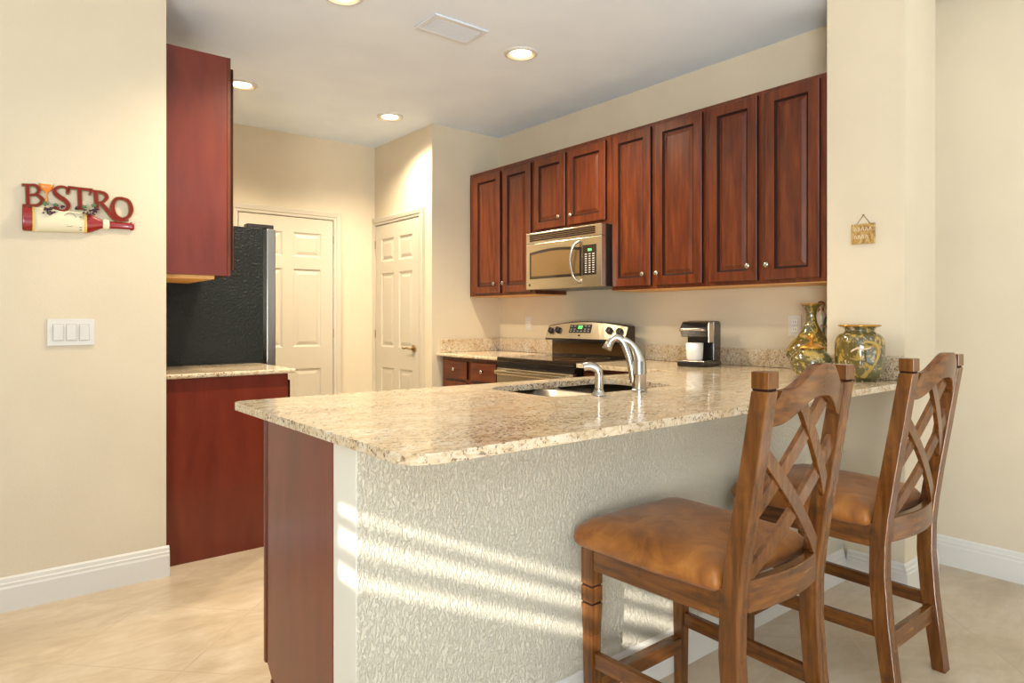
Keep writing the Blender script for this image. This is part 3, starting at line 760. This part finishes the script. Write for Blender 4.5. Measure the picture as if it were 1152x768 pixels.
petal_spray(t, lambda z: 0.0935 if 0.07 < z < 0.17 else 0.083, [(face-0.55, 0.150, 0.008), (face-0.75, 0.115, 0.009), (face-0.5, 0.125, 0.006), (face-0.65, 0.085, 0.007), (face+0.85, 0.175, 0.008)], M['petal'])
bm = bmesh.new()
def vsurf(ang, z, r): return ((r)*math.cos(ang), (r)*math.sin(ang), z)
pts = spline([vsurf(face+0.15, 0.170, 0.0945), vsurf(face+0.55, 0.165, 0.0955), vsurf(face+0.78, 0.135, 0.098), vsurf(face+0.70, 0.095, 0.096), vsurf(face+0.52, 0.060, 0.091)], 6)
tube(bm, pts, [0.004+0.005*math.sin(PI*i/(len(pts)-1)) for i in range(len(pts))], 8)
finish('dragon_relief', bm, M['petal'], t, smooth=True)
bm = bmesh.new()
pts = spline([vsurf(face-0.35, 0.128, 0.0965), vsurf(face-0.1, 0.142, 0.097), vsurf(face+0.2, 0.140, 0.0975), vsurf(face+0.45, 0.146, 0.097)], 5)
tube(bm, pts, 0.004, 8); finish('branch_relief', bm, M['petal2'], t, smooth=True)
jr = thing('lidded_jar', 'squat lidded jar with gold finial in front of the long-necked vase', 'jar', (2.930, 1.480, GZ1+0.0005))
bm = bmesh.new(); lathe(bm, [(0, 0), (0.048, 0), (0.050, 0.006), (0.078, 0.032), (0.090, 0.064), (0.086, 0.092), (0.068, 0.115), (0.052, 0.126), (0.052, 0.132), (0, 0.132)], 44)
finish('body', bm, M['vase'], jr, smooth=True)
bm = bmesh.new(); lathe(bm, [(0.051, 0.1325), (0.056, 0.134), (0.055, 0.140), (0.038, 0.150), (0.016, 0.158), (0.010, 0.162), (0, 0.163)], 40)
ld = finish('lid', bm, M['gold'], jr, smooth=True)
bm = bmesh.new(); lathe(bm, [(0, 0.158), (0.010, 0.161), (0.008, 0.170), (0.017, 0.180), (0.019, 0.190), (0.014, 0.201), (0, 0.206)], 24)
finish('finial', bm, M['gold'], ld, smooth=True)

fg = thing('figurine', 'slender figurine of a woman in a white robe behind the tall vase', 'figurine', (3.372, 1.652, GZ1+0.0005), rz=math.radians(-150))
fg.scale = (1.15, 1.15, 1.02)
M['robe'] = plain('white_glazed_robe', (0.80, 0.73, 0.60), 0.3, 0, 0.3)
M['skin'] = plain('figurine_skin', (0.62, 0.42, 0.28), 0.4)
M['hair'] = plain('figurine_hair', (0.20, 0.085, 0.025), 0.35)
M['sash'] = plain('figurine_green_sash', (0.07, 0.12, 0.04), 0.4)
M['mouth'] = plain('figurine_mouth', (0.42, 0.10, 0.07), 0.4)
bm = bmesh.new()
R_ = [(0.024, 0), (0.025, 0.02), (0.021, 0.10), (0.018, 0.17), (0.0135, 0.215), (0.0165, 0.250), (0.0195, 0.275), (0.016, 0.292), (0.007, 0.300), (0.0055, 0.306)]
lathe(bm, [(0, 0)]+R_+[(0, 0.306)], 28, sx=0.85, sy=1.0)
for v in bm.verts:
    if 0.01 < v.co.z < 0.2:
        a = math.atan2(v.co.y, v.co.x); k = 1+0.06*math.sin(a*7); v.co.x *= k; v.co.y *= k
finish('robe', bm, M['robe'], fg, smooth=True)
bm = bmesh.new()
lathe(bm, [(0, 0.300), (0.0055, 0.300), (0.005, 0.312), (0.006, 0.316), (0, 0.316)], 14)
ball(bm, (0, 0, 0.329), 0.0145, 3, 0.95, 0.86, 1.18)
ball(bm, (0.0145, 0, 0.327), 0.0028, 1, 1, 0.8, 1.5)                      # nose
for s in (-1, 1): ball(bm, (0, s*0.0125, 0.328), 0.0033, 1, 0.8, 0.5, 1.3)  # ears
hd = finish('head', bm, M['skin'], fg, smooth=True)
bm = bmesh.new()
for s in (-1, 1): ball(bm, (0.0125, s*0.0050, 0.331), 0.0016, 1, 0.6, 1.2, 0.8)
finish('eyes', bm, M['hair'], hd)
bm = bmesh.new(); ball(bm, (0.0125, 0, 0.3195), 0.002, 1, 0.6, 1.5, 0.6); finish('mouth', bm, M['mouth'], hd)
bm = bmesh.new()
g = bmesh.ops.create_icosphere(bm, subdivisions=3, radius=0.0172)
for v in g['verts']:
    v.co = Vector((v.co.x*0.98-0.0035, v.co.y*0.98, v.co.z*1.05+0.334))
    if v.co.x > 0.006 and v.co.z < 0.340: v.co.x = 0.002
tube(bm, spline([(-0.010, 0, 0.338), (-0.0155, 0, 0.318), (-0.0165, 0, 0.295), (-0.017, 0, 0.270)], 5), [0.013]*6+[0.0125]*5+[0.011]*4+[0.007], 12)
finish('hair', bm, M['hair'], fg, smooth=True)
for s in (-1, 1):
    bm = bmesh.new()
    tube(bm, spline([(0, s*0.018, 0.283), (0.002, s*0.0255, 0.255), (0.008, s*0.026, 0.228), (0.022, s*0.014, 0.222), (0.030, s*0.005, 0.226)], 5), [0.0068]*5+[0.006]*5+[0.005]*5+[0.0038]*6, 10)
    a = finish('arm', bm, M['robe'] if s < 0 else M['skin'], fg, smooth=True)
    bm = bmesh.new(); ball(bm, (0.031, s*0.004, 0.2275), 0.0042, 2, 1.3, 0.7, 0.8)
    for k in range(4): tube(bm, [(0.034, s*0.0035, 0.2255+k*0.0016), (0.0375, s*0.0015, 0.2262+k*0.0016), (0.0392-0.0004*k, s*-0.001, 0.2266+k*0.0016)], [0.0009, 0.0008, 0.0006], 6)
    tube(bm, [(0.030, s*0.003, 0.231), (0.033, s*0.001, 0.234)], [0.001, 0.0008], 6)
    finish('hand', bm, M['skin'], a, smooth=True)
bm = bmesh.new(); tube(bm, spline([(0.004, 0.018, 0.275), (0.016, 0.014, 0.250), (0.019, 0.010, 0.215), (0.020, 0.008, 0.17)], 5), [0.005]*16, 8, flat=0.4)
finish('sash', bm, M['sash'], fg, smooth=True)

# ------------------------------------------------------------------ outlets, switch plate, plaque
def outlet(label, y, z):
    o = thing('outlet', label, 'outlet', (XW, y, z), 'wall outlets over the backsplash')
    finish('cover_plate', B(-0.006, 0, -0.036, 0.036, -0.058, 0.058), M['white'], o, bevel=0.002)
    for dz in (-0.02, 0.02):
        s = finish('socket', B(-0.0075, -0.0055, -0.016, 0.016, dz-0.014, dz+0.014), M['ceramic'], o, bevel=0.003)
        for dy in (-0.006, 0.006): finish('slot', B(-0.0080, -0.0070, dy-0.0012, dy+0.0012, dz-0.004, dz+0.006), M['slot'], s)
outlet('white wall outlet left of the range', 4.039, 1.163)
outlet('white wall outlet beside the tall vase', 1.822, 1.160)
sw = thing('light_switch_plate', 'white triple rocker switch plate below the bistro sign', 'light switch', (0.313, YB, 1.140))
finish('cover_plate', B(-0.086, 0.086, -0.006, 0, -0.057, 0.057), M['white'], sw, bevel=0.002)
for dx in (-0.047, 0, 0.047):
    f_ = finish('switch_frame', B(dx-0.0195, dx+0.0195, -0.0068, -0.0058, -0.036, 0.036), M['switch_line'], sw)
    bm = bmesh.new(); prism(bm, [(-0.0065, -0.0335), (-0.0085, -0.0335), (-0.0115, 0.0335), (-0.0065, 0.0335)], dx-0.017, dx+0.017, 'x')
    finish('rocker', bm, M['white'], f_, bevel=0.001)
def plaque_mat():
    m, nt, b = new_mat('weathered_gold_plaque'); v = texco(nt)
    n1 = noise(nt, v, 45, 4, 0.6, 1.0)
    c = ramp(nt, n1, [(0.35, (0.20, 0.10, 0.025)), (0.5, (0.45, 0.26, 0.07)), (0.65, (0.50, 0.38, 0.16))])
    nt.links.new(c, b.inputs['Base Color']); pset(b, Roughness=0.45); bump(nt, b, n1, 0.4, 0.002); return m
M['plaque'] = plaque_mat()
M['vent'] = plain('vent_paint', (0.66, 0.70, 0.76), 0.5)
pq = thing('wall_plaque', 'small square brown plaque hanging by a cord on the column', 'wall plaque', (XC, 1.333, 1.583))
finish('board', B(-0.012, -0.001, -0.050, 0.050, -0.046, 0.044), M['plaque'], pq, bevel=0.002)
bm = bmesh.new(); tube(bm, [(-0.006, 0.030, 0.042), (-0.004, 0.0, 0.084), (-0.006, -0.030, 0.042)], 0.0016, 6)
finish('cord', bm, M['hair'], pq)
bm = bmesh.new(); tube(bm, [(-0.010, 0, 0.084), (0, 0, 0.084)], 0.003, 8); finish('nail', bm, M['brass'], pq)
bm = bmesh.new()
for row, z in enumerate((0.018, -0.016)):
    for k in range(5 if row == 0 else 4):
        y = 0.036-0.016*k
        tube(bm, spline([(-0.0125, y, z-0.006), (-0.0128, y-0.003, z+0.009), (-0.0128, y-0.007, z+0.004), (-0.0125, y-0.010, z-0.007)], 4), 0.0014, 6)
finish('script_relief', bm, M['petal2'], pq)

# ------------------------------------------------------------------ BISTRO sign (relief on the left wall)
YS = YB
def sp_(zx, zy):
    x = 20+zx/8.229; y = 195+zy/8.229
    l = (x-576)/745; k = 0.7785-0.6277*l; r = 0.6277+0.7785*l; t = 3.402/k
    return (r*t, H+(358-y)/745*t)
SX, SZ = sp_(560, 330)
def sl(zx, zy):
    a, b = sp_(zx, zy); return a-SX, b-SZ
sg = thing('bistro_sign', 'red BISTRO wall sign above a wine bottle relief on the left wall', 'wall sign', (SX, YS, SZ))
M['sign_red'] = plain('sign_dark_red', (0.20, 0.014, 0.008), 0.6, 0, 0, 0.2)
M['sign_edge'] = plain('sign_olive_edge', (0.24, 0.16, 0.05), 0.5)
M['bottle_red'] = plain('bottle_red', (0.27, 0.006, 0.005), 0.25, 0, 0.5)
M['label_cream'] = plain('bottle_label_cream', (0.74, 0.66, 0.44), 0.5)
M['yellow'] = plain('label_yellow', (0.75, 0.52, 0.10), 0.5)
M['grape'] = plain('grape_purple', (0.055, 0.015, 0.035), 0.3)
M['leaf'] = plain('vine_leaf_green', (0.06, 0.14, 0.04), 0.45)
M['juice'] = plain('orange_drink', (0.80, 0.24, 0.03), 0.25)
M['ink'] = plain('label_ink', (0.16, 0.15, 0.16), 0.6)
def stroke(bm, pts, wds, y0, y1, grow=0, smooth=True, mi=0):
    """flat ribbon in the sign plane with real thickness; widths in zoom units"""
    P = [Vector((a, b, 0)) for a, b in pts]
    if smooth and len(P) > 2:
        n = 6; Q = spline(P, n)
        Wd = [] 
        for i in range(len(P)-1):
            for k in range(n): Wd.append(wds[i]+(wds[i+1]-wds[i])*k/n)
        Wd.append(wds[-1])
    else: Q, Wd = P, list(wds)
    L_, R2 = [], []
    for i, p in enumerate(Q):
        t = (Q[min(i+1, len(Q)-1)]-Q[max(i-1, 0)]).normalized(); nrm = Vector((-t.y, t.x, 0)); hw = Wd[i]/2+grow
        q = p - t*grow if i == 0 else (p+t*grow if i == len(Q)-1 else p)
        L_.append(q+nrm*hw); R2.append(q-nrm*hw)
    def V(p, y):
        a, b = sl(p.x, p.y); return bm.verts.new((a, y, b))
    la = [V(p, y0) for p in L_]; ra = [V(p, y0) for p in R2]; lb = [V(p, y1) for p in L_]; rb = [V(p, y1) for p in R2]
    for i in range(len(Q)-1):
        for q in ((la[i], la[i+1], ra[i+1], ra[i]), (lb[i], rb[i], rb[i+1], lb[i+1]), (la[i], lb[i], lb[i+1], la[i+1]), (ra[i], ra[i+1], rb[i+1], rb[i])):
            bm.faces.new(q).material_index = mi
    bm.faces.new((la[0], ra[0], rb[0], lb[0])); bm.faces.new((la[-1], lb[-1], rb[-1], ra[-1]))
LET = {
 'B': [([(88, 104), (92, 200), (96, 288)], [30, 30, 30]), ([(42, 102), (140, 106)], [14, 14]), ([(48, 292), (150, 292)], [14, 14]),
       ([(100, 108), (160, 108), (198, 148), (168, 190), (105, 198)], [14, 18, 30, 18, 12]),
       ([(105, 198), (180, 198), (228, 245), (185, 290), (100, 292)], [12, 18, 32, 18, 14])],
 'S': [([(462, 178), (450, 132), (385, 122), (338, 158), (372, 205), (440, 250), (470, 300), (440, 340), (385, 338), (340, 305)], [22, 12, 16, 30, 34, 34, 32, 18, 14, 20]),
       ([(470, 125), (462, 185)], [12, 16]), ([(345, 290), (343, 325)], [16, 12])],
 'T': [([(475, 128), (580, 140), (690, 152)], [20, 18, 20]), ([(480, 120), (470, 178)], [18, 10]), ([(682, 148), (668, 195)], [20, 10]),
       ([(572, 140), (576, 235), (580, 320)], [34, 32, 34]), ([(545, 322), (615, 326)], [12, 12])],
 'R': [([(722, 165), (728, 240), (736, 330)], [34, 32, 32]), ([(690, 160), (770, 168)], [14, 14]),
       ([(740, 170), (800, 182), (825, 220), (790, 262), (745, 268)], [14, 22, 32, 18, 12]),
       ([(770, 268), (830, 340), (890, 410), (945, 432), (1025, 432)], [26, 30, 32, 24, 8])],
 'O': [([(962, 228), (905, 240), (878, 310), (905, 385), (968, 418), (1030, 395), (1052, 330), (1025, 255), (962, 228)], [16, 26, 36, 28, 16, 26, 36, 26, 16])],
}
for ch, strokes in LET.items():
    bm = bmesh.new()
    for i, (p, wd) in enumerate(strokes): stroke(bm, p, wd, -0.0165+0.0002*i, -0.006)
    lt = finish('letter_'+ch.lower(), bm, M['sign_red'], sg)
    bm = bmesh.new()
    for i, (p, wd) in enumerate(strokes): stroke(bm, p, wd, -0.0125+0.0002*i, -0.0005, grow=6)
    finish('letter_edge', bm, M['sign_edge'], lt)
# goblet standing for the I
bm = bmesh.new()
gx, gz = sl(265, 170); u = 1/8.229*2.85/745
def gp(dx, dz): return (gx+dx*u, gz+dz*u)
N = 16
prof = [(3, -88), (16, -84), (6, -74), (5, -20), (14, 0), (40, 22), (52, 48), (56, 70)]
def relief(bm, prof, cx, cz, yc, fl=0.4, mi=0):
    rings = []
    for r, z in prof: rings.append([bm.verts.new((cx+r*u*math.cos(2*PI*k/N), yc+fl*r*u*math.sin(2*PI*k/N), cz+z*u)) for k in range(N)])
    for a, b in zip(rings, rings[1:]):
        for k in range(N): bm.faces.new([a[k], a[(k+1) % N], b[(k+1) % N], b[k]]).material_index = mi
    bm.faces.new(rings[0][::-1]).material_index = mi; bm.faces.new(rings[-1]).material_index = mi
relief(bm, prof, gx, gz, -0.010)
gl = finish('goblet', bm, M['juice'], sg, smooth=True)
bm = bmesh.new(); relief(bm, [(50, 66), (57, 72), (54, 80), (20, 84)], gx, gz, -0.010); finish('foam', bm, M['label_cream'], gl, smooth=True)
# bottle
def bottle_part(x0x1r, yc, fl, grow=0.0):
    bm = bmesh.new(); rings = []
    for x, r in x0x1r:
        zc = 412+(x-42)*0.075; a, b = sl(x, zc); rr = (r+grow)*(1/8.229)*2.85/745
        rings.append([bm.verts.new((a, yc+fl*rr*math.sin(2*PI*k/24), b+rr*math.cos(2*PI*k/24))) for k in range(24)])
    for a, b in zip(rings, rings[1:]):
        for k in range(24): bm.faces.new([a[k], a[(k+1) % 24], b[(k+1) % 24], b[k]])
    bm.faces.new(rings[0][::-1]); bm.faces.new(rings[-1]); return bm
def brad(x):
    if x < 640: return 112-(x-42)*0.035
    t = min(1, (x-640)/180); return 91+(34-91)*(3*t*t-2*t**3)
bt = finish('wine_bottle', bottle_part([(42, 100), (48, 110)]+[(x, brad(x)) for x in range(60, 840, 20)]+[(860, 34), (1040, 31), (1044, 40), (1070, 40), (1080, 30)], -0.008, 0.40), M['bottle_red'], sg, smooth=True)
bt.data.set_sharp_from_angle(angle=math.radians(45))
lb = finish('bottle_label', bottle_part([(x, brad(x)) for x in range(155, 616, 46)], -0.008, 0.40, 2.2), M['label_cream'], bt, smooth=True)
for x0, x1 in ((135, 156), (614, 640)):
    finish('label_band', bottle_part([(x0, brad(x0)), (x1, brad(x1))], -0.008, 0.40, 2.4), M['yellow'], bt, smooth=True)
finish('neck_seal', bottle_part([(790, brad(790)), (800, 46), (825, 50), (850, 40)], -0.008, 0.42, 2.5), M['label_cream'], bt)
def mark(bm, pts, wd): stroke(bm, pts, [wd]*len(pts), -0.0247, -0.0239)
bm = bmesh.new()
for cx, cy, rr in ((345, 430, 42), (480, 430, 62)):
    mark(bm, [(cx+rr*math.cos(a/10*2*PI), cy+rr*math.sin(a/10*2*PI)) for a in range(11)], 4)
for k in range(6): mark(bm, [(570, 405+k*24), (592, 406+k*24)], 9)
for k in range(4): mark(bm, [(200, 420+k*20), (222, 421+k*20)], 4)
finish('label_print', bm, M['ink'], lb)
bm = bmesh.new()
for (cx, cy, n, sxx, syy) in ((285, 350, 26, 62, 42), (400, 310, 10, 38, 18), (545, 325, 8, 28, 14), (655, 365, 24, 75, 34), (710, 340, 10, 36, 34)):
    for k in range(n):
        a = random.uniform(0, 2*PI); q = math.sqrt(random.random())
        X_, Z_ = sl(cx+sxx*q*math.cos(a), cy+syy*q*math.sin(a)*(1 if a < PI else 0.8))
        ball(bm, (X_, -0.030-random.uniform(0, 0.006), Z_), 0.0042, 1)
o = finish('grapes', bm, M['grape'], sg, smooth=True); o['kind'] = 'stuff'
for (cx, cy, s, rot) in ((250, 285, 40, 0.3), (345, 295, 30, -0.2), (610, 315, 32, 0.5), (700, 300, 32, -0.4)):
    bm = bmesh.new(); pts = []
    for k in range(20):
        a = 2*PI*k/20; rr = s*(0.75+0.25*math.cos(5*a)); pts.append(sl(cx+rr*math.cos(a+rot), cy+0.65*rr*math.sin(a+rot)))
    prism(bm, pts, -0.039, -0.030, 'y'); finish('leaf', bm, M['leaf'], sg, bevel=0.001)

# ------------------------------------------------------------------ ceiling lights and vent
def can(label, x, y):
    t = thing('recessed_light', label, 'ceiling light', (x, y, CZ), 'recessed ceiling lights')
    bm = bmesh.new(); lathe(bm, [(0.098, 0), (0.098, -0.004), (0.090, -0.009), (0.076, -0.010), (0.074, -0.004)], 40)
    finish('trim_ring', bm, M['white'], t, smooth=True)
    bm = bmesh.new(); lathe(bm, [(0.0755, -0.0088), (0.066, -0.004), (0.058, -0.001)], 40)
    finish('reflector', bm, M['reflector'], t, smooth=True)
    bm = bmesh.new(); lathe(bm, [(0, -0.0035), (0.058, -0.0035), (0.058, -0.001), (0, -0.001)], 32)
    finish('lamp', bm, M['bulb'], t)
    l = bpy.data.lights.new('lamp_light', 'SPOT'); l.energy = LAMP_W*4; l.color = (1, 0.85, 0.62); l.spot_size = math.radians(140); l.spot_blend = 0.7; l.shadow_soft_size = 0.05
    lo = bpy.data.objects.new('lamp_light', l); COL.objects.link(lo); lo.parent = t; lo.location = (0, 0, -0.03)
can('recessed ceiling light nearest the microwave wall, beside the air vent', 2.425, 2.926)
can('recessed ceiling light in front of the pantry door', 2.417, 4.46)
can('recessed ceiling light peeking out behind the left upper cabinet', 1.335, 4.455)
can('recessed ceiling light cut by the top edge of the view', 1.335, 2.926)
vt = thing('ceiling_vent', 'white square air vent on the ceiling', 'vent', (1.935, 2.905, CZ))
bm = bmesh.new()
for a in ((-0.165, 0.165, -0.105, -0.078), (-0.165, 0.165, 0.078, 0.105), (-0.165, -0.138, -0.078, 0.078), (0.138, 0.165, -0.078, 0.078)): box(bm, *a, -0.010, -0.0005)
finish('frame', bm, M['vent'], vt, bevel=0.003)
for i in range(8):
    y = -0.068+i*0.0195
    bm = bmesh.new(); prism(bm, [(y, -0.002), (y+0.008, -0.009), (y+0.0100, -0.009), (y+0.0020, -0.002)], -0.138, 0.138, 'x'); finish('louver', bm, M['vent'], vt)
finish('backing', B(-0.138, 0.138, -0.078, 0.078, -0.0015, -0.0005), M['gap'], vt)

# ------------------------------------------------------------------ bar stools
def stool(label, x, y):
    s = thing('bar_stool', label, 'stool', (x, y, 0), 'wooden bar stools at the breakfast bar')
    yo = 1.10                              # local y = Y - 1.10
    hwB, hwF = 0.211, 0.228
    # back posts (sabre legs): (z, y_back, depth)
    path = [(0, 0.826, 0.042), (0.06, 0.833, 0.043), (0.13, 0.841, 0.045), (0.25, 0.855, 0.048), (0.40, 0.866, 0.049), (0.50, 0.865, 0.048), (0.58, 0.857, 0.047), (0.70, 0.840, 0.046), (0.85, 0.816, 0.044), (1.036, 0.787, 0.042)]
    for sd_ in (-1, 1):
        bm = bmesh.new(); rings = []
        for z, yb_, dp_ in path:
            xo = sd_*hwB; xi = sd_*(hwB-0.045)
            rings.append([bm.verts.new((a, b-yo, z)) for a, b in ((xo, yb_), (xi, yb_), (xi, yb_+dp_), (xo, yb_+dp_))])
        for a, b in zip(rings, rings[1:]):
            for k in range(4): bm.faces.new([a[k], a[(k+1) % 4], b[(k+1) % 4], b[k]])
        bm.faces.new(rings[0][::-1]); bm.faces.new(rings[-1])
        lg = finish('back_post', bm, M['stool_z'], s, bevel=0.003)
        # groove and capped head
        bm = bmesh.new(); box(bm, min(sd_*(hwB-0.042), sd_*(hwB-0.003)), max(sd_*(hwB-0.042), sd_*(hwB-0.003)), 0.791-yo, 0.827-yo, 1.0365, 1.0405)
        finish('groove', bm, M['glaze_shade'], lg)
        bm = bmesh.new(); x0_, x1_ = sorted((sd_*(hwB-0.045), sd_*hwB))
        v = box(bm, x0_, x1_, 0.786-yo, 0.829-yo, 1.0410, 1.071)
        for q in v[4:]: pass
        top_ = [f for f in bm.faces if all(abs(w_.co.z-1.071) < 1e-6 for w_ in f.verts)][0]
        r_ = bmesh.ops.inset_region(bm, faces=[top_], thickness=0.014); 
        for w_ in top_.verts: w_.co.z += 0.009
        finish('cap', bm, M['stool_z'], lg, bevel=0.002)
    # front legs with turned-style grooves
    for sd_ in (-1, 1):
        bm = bmesh.new(); xo = sd_*hwF; w_ = 0.043
        def sq(z0, z1, ins0, ins1):
            r = []
            for z, ins in ((z0, ins0), (z1, ins1)):
                a, b = sorted((xo-sd_*w_, xo)); r.append([bm.verts.new((p, q-yo, z)) for p, q in ((a+ins, 1.311+ins), (b-ins, 1.311+ins), (b-ins, 1.355-ins), (a+ins, 1.355-ins))])
            for k in range(4): bm.faces.new([r[0][k], r[0][(k+1) % 4], r[1][(k+1) % 4], r[1][k]])
            bm.faces.new(r[0][::-1]); bm.faces.new(r[1])
        sq(0, 0.30, 0.006, 0.003); sq(0.30, 0.388, 0.003, 0.0); sq(0.393, 0.438, 0, 0); sq(0.443, 0.548, 0, 0)
        lg = finish('front_leg', bm, M['stool_z'], s, bevel=0.002)
        bm = bmesh.new(); a, b = sorted((xo-sd_*w_, xo))
        bm.free()
        for z in (0.388, 0.438): finish('leg_groove', B(a+0.003, b-0.003, 1.314-yo, 1.352-yo, z, z+0.005), M['glaze_shade'], lg)
    # aprons
    finish('front_apron', B(-hwF+0.043, hwF-0.043, 1.322-yo, 1.344-yo, 0.482, 0.548), M['stool_x'], s, bevel=0.002)
    for sd_ in (-1, 1):
        bm = bmesh.new(); xo0 = sd_*(hwB-0.004); xo1 = sd_*(hwF-0.004); th = sd_*0.022
        def yq(z): return [(xo0, 0.905-yo), (xo1, 1.311-yo), (xo1-th, 1.311-yo), (xo0-th, 0.905-yo)]
        prism(bm, yq(0), 0.488, 0.562, 'z'); finish('side_apron', bm, M['stool_y'], s, bevel=0.002)
    def bowed(name, xs_, zlo, zhi, yb_, th, bow, mat, mods=None, n=18):
        bm = bmesh.new(); rings = []
        for i in range(n+1):
            t = i/n; xx = -xs_+2*xs_*t; q = 1-(2*t-1)**2
            z0, z1 = zlo(2*t-1), zhi(2*t-1)
            r = [(yb_(z0)-bow*q, z0), (yb_(z0)-bow*q+th, z0), (yb_(z1)-bow*q+th, z1), (yb_(z1)-bow*q, z1)]
            rings.append([bm.verts.new((xx, a-yo, b)) for a, b in r])
        for a, b in zip(rings, rings[1:]):
            for k in range(4): bm.faces.new([a[k], a[(k+1) % 4], b[(k+1) % 4], b[k]])
        bm.faces.new(rings[0][::-1]); bm.faces.new(rings[-1])
        return finish(name, bm, mat, s, bevel=0.003)
    def yback(z):
        for (z0, a, _), (z1, b, _) in zip(path, path[1:]):
            if z <= z1: return a+(b-a)*(z-z0)/(z1-z0)
        return path[-1][1]-(z-path[-1][0])*0.155
    bowed('back_apron', hwB-0.046, lambda t: 0.506, lambda t: 0.582, lambda z: yback(0.54)+0.002, 0.026, 0.020, M['stool_x'])
    def ctop(t):
        a = abs(t)
        if a > 0.93: return 1.016
        if a > 0.80: return 1.036
        q = min(1, max(0, (a-0.12)/0.68)); return 1.036+0.057*(1-q*q*(3-2*q))
    bowed('crest_rail', hwB-0.046, lambda t: 0.952+0.062*(1-min(1, max(0, (abs(t)-0.10)/0.85))**2*(3-2*min(1, max(0, (abs(t)-0.10)/0.85)))), ctop, lambda z: yback(z)+0.004, 0.026, 0.028, M['stool_x'], n=40)
    # lattice slats
    def slat(x0, z0, x1, z1, dy):
        bm = bmesh.new(); n = 10; rings = []
        dx, dz = x1-x0, z1-z0; ln = math.hypot(dx, dz); nx, nz = -dz/ln*0.0185, dx/ln*0.0185
        for i in range(n+1):
            t = i/n; xx, zz = x0+dx*t, z0+dz*t; q = 1-(xx/0.166)**2
            yb_ = yback(zz)+0.006-0.014*q+dy
            rings.append([bm.verts.new((xx+a*nx, yb_+b-yo, zz+a*nz)) for a, b in ((-1, 0), (1, 0), (1, 0.013), (-1, 0.013))])
        for a, b in zip(rings, rings[1:]):
            for k in range(4): bm.faces.new([a[k], a[(k+1) % 4], b[(k+1) % 4], b[k]])
        bm.faces.new(rings[0][::-1]); bm.faces.new(rings[-1])
        finish('lattice_slat', bm, M['stool_z'], s, bevel=0.0015)
    slat(-0.166, 0.885, 0.160, 0.588, 0.0); slat(0.166, 0.885, -0.160, 0.588, 0.004)
    slat(-0.055, 1.000, 0.166, 0.745, 0.0); slat(0.055, 1.000, -0.166, 0.745, 0.004)
    # stretchers
    for sd_ in (-1, 1):
        bm = bmesh.new(); a0 = sd_*(hwB-0.012); a1 = sd_*(hwF-0.012); th = sd_*0.020
        prism(bm, [(a0, 0.900-yo), (a1, 1.314-yo), (a1-th, 1.314-yo), (a0-th, 0.900-yo)], 0.208, 0.252, 'z'); finish('side_stretcher', bm, M['stool_y'], s, bevel=0.002)
    finish('front_stretcher', B(-hwF+0.041, hwF-0.041, 1.315-yo, 1.350-yo, 0.128, 0.172), M['stool_x'], s, bevel=0.002)
    finish('back_stretcher', B(-hwB+0.045, hwB-0.045, 0.862-yo, 0.884-yo, 0.165, 0.222), M['stool_x'], s, bevel=0.002)
    # cushion
    bm = bmesh.new()
    base = rounded([(-0.218, 0.911-yo), (0.218, 0.911-yo), (0.240, 1.10-yo), (0.247, 1.398-yo), (-0.247, 1.398-yo), (-0.240, 1.10-yo)], [0.018, 0.018, 0.4, 0.05, 0.05, 0.4], 7)
    cy = 1.15-yo; rings = []
    for sc, z in ((0.90, 0.5495), (0.965, 0.5505), (0.995, 0.558), (1.0, 0.570), (0.985, 0.587), (0.94, 0.602), (0.86, 0.615), (0.72, 0.626), (0.5, 0.633), (0.25, 0.636)):
        rings.append([bm.verts.new((px_*sc, cy+(py_-cy)*sc, z)) for px_, py_ in base])
    for a, b in zip(rings, rings[1:]):
        for k in range(len(base)): bm.faces.new([a[k], a[(k+1) % len(base)], b[(k+1) % len(base)], b[k]])
    bm.faces.new(rings[0][::-1]); bm.faces.new(rings[-1])
    finish('seat_cushion', bm, M['suede'], s, smooth=True)
    return s
stool('nearer wooden bar stool with lattice back and tan suede seat', 1.575, 1.10)
stool('farther wooden bar stool with lattice back, close to the right wall', 2.373, 1.095)
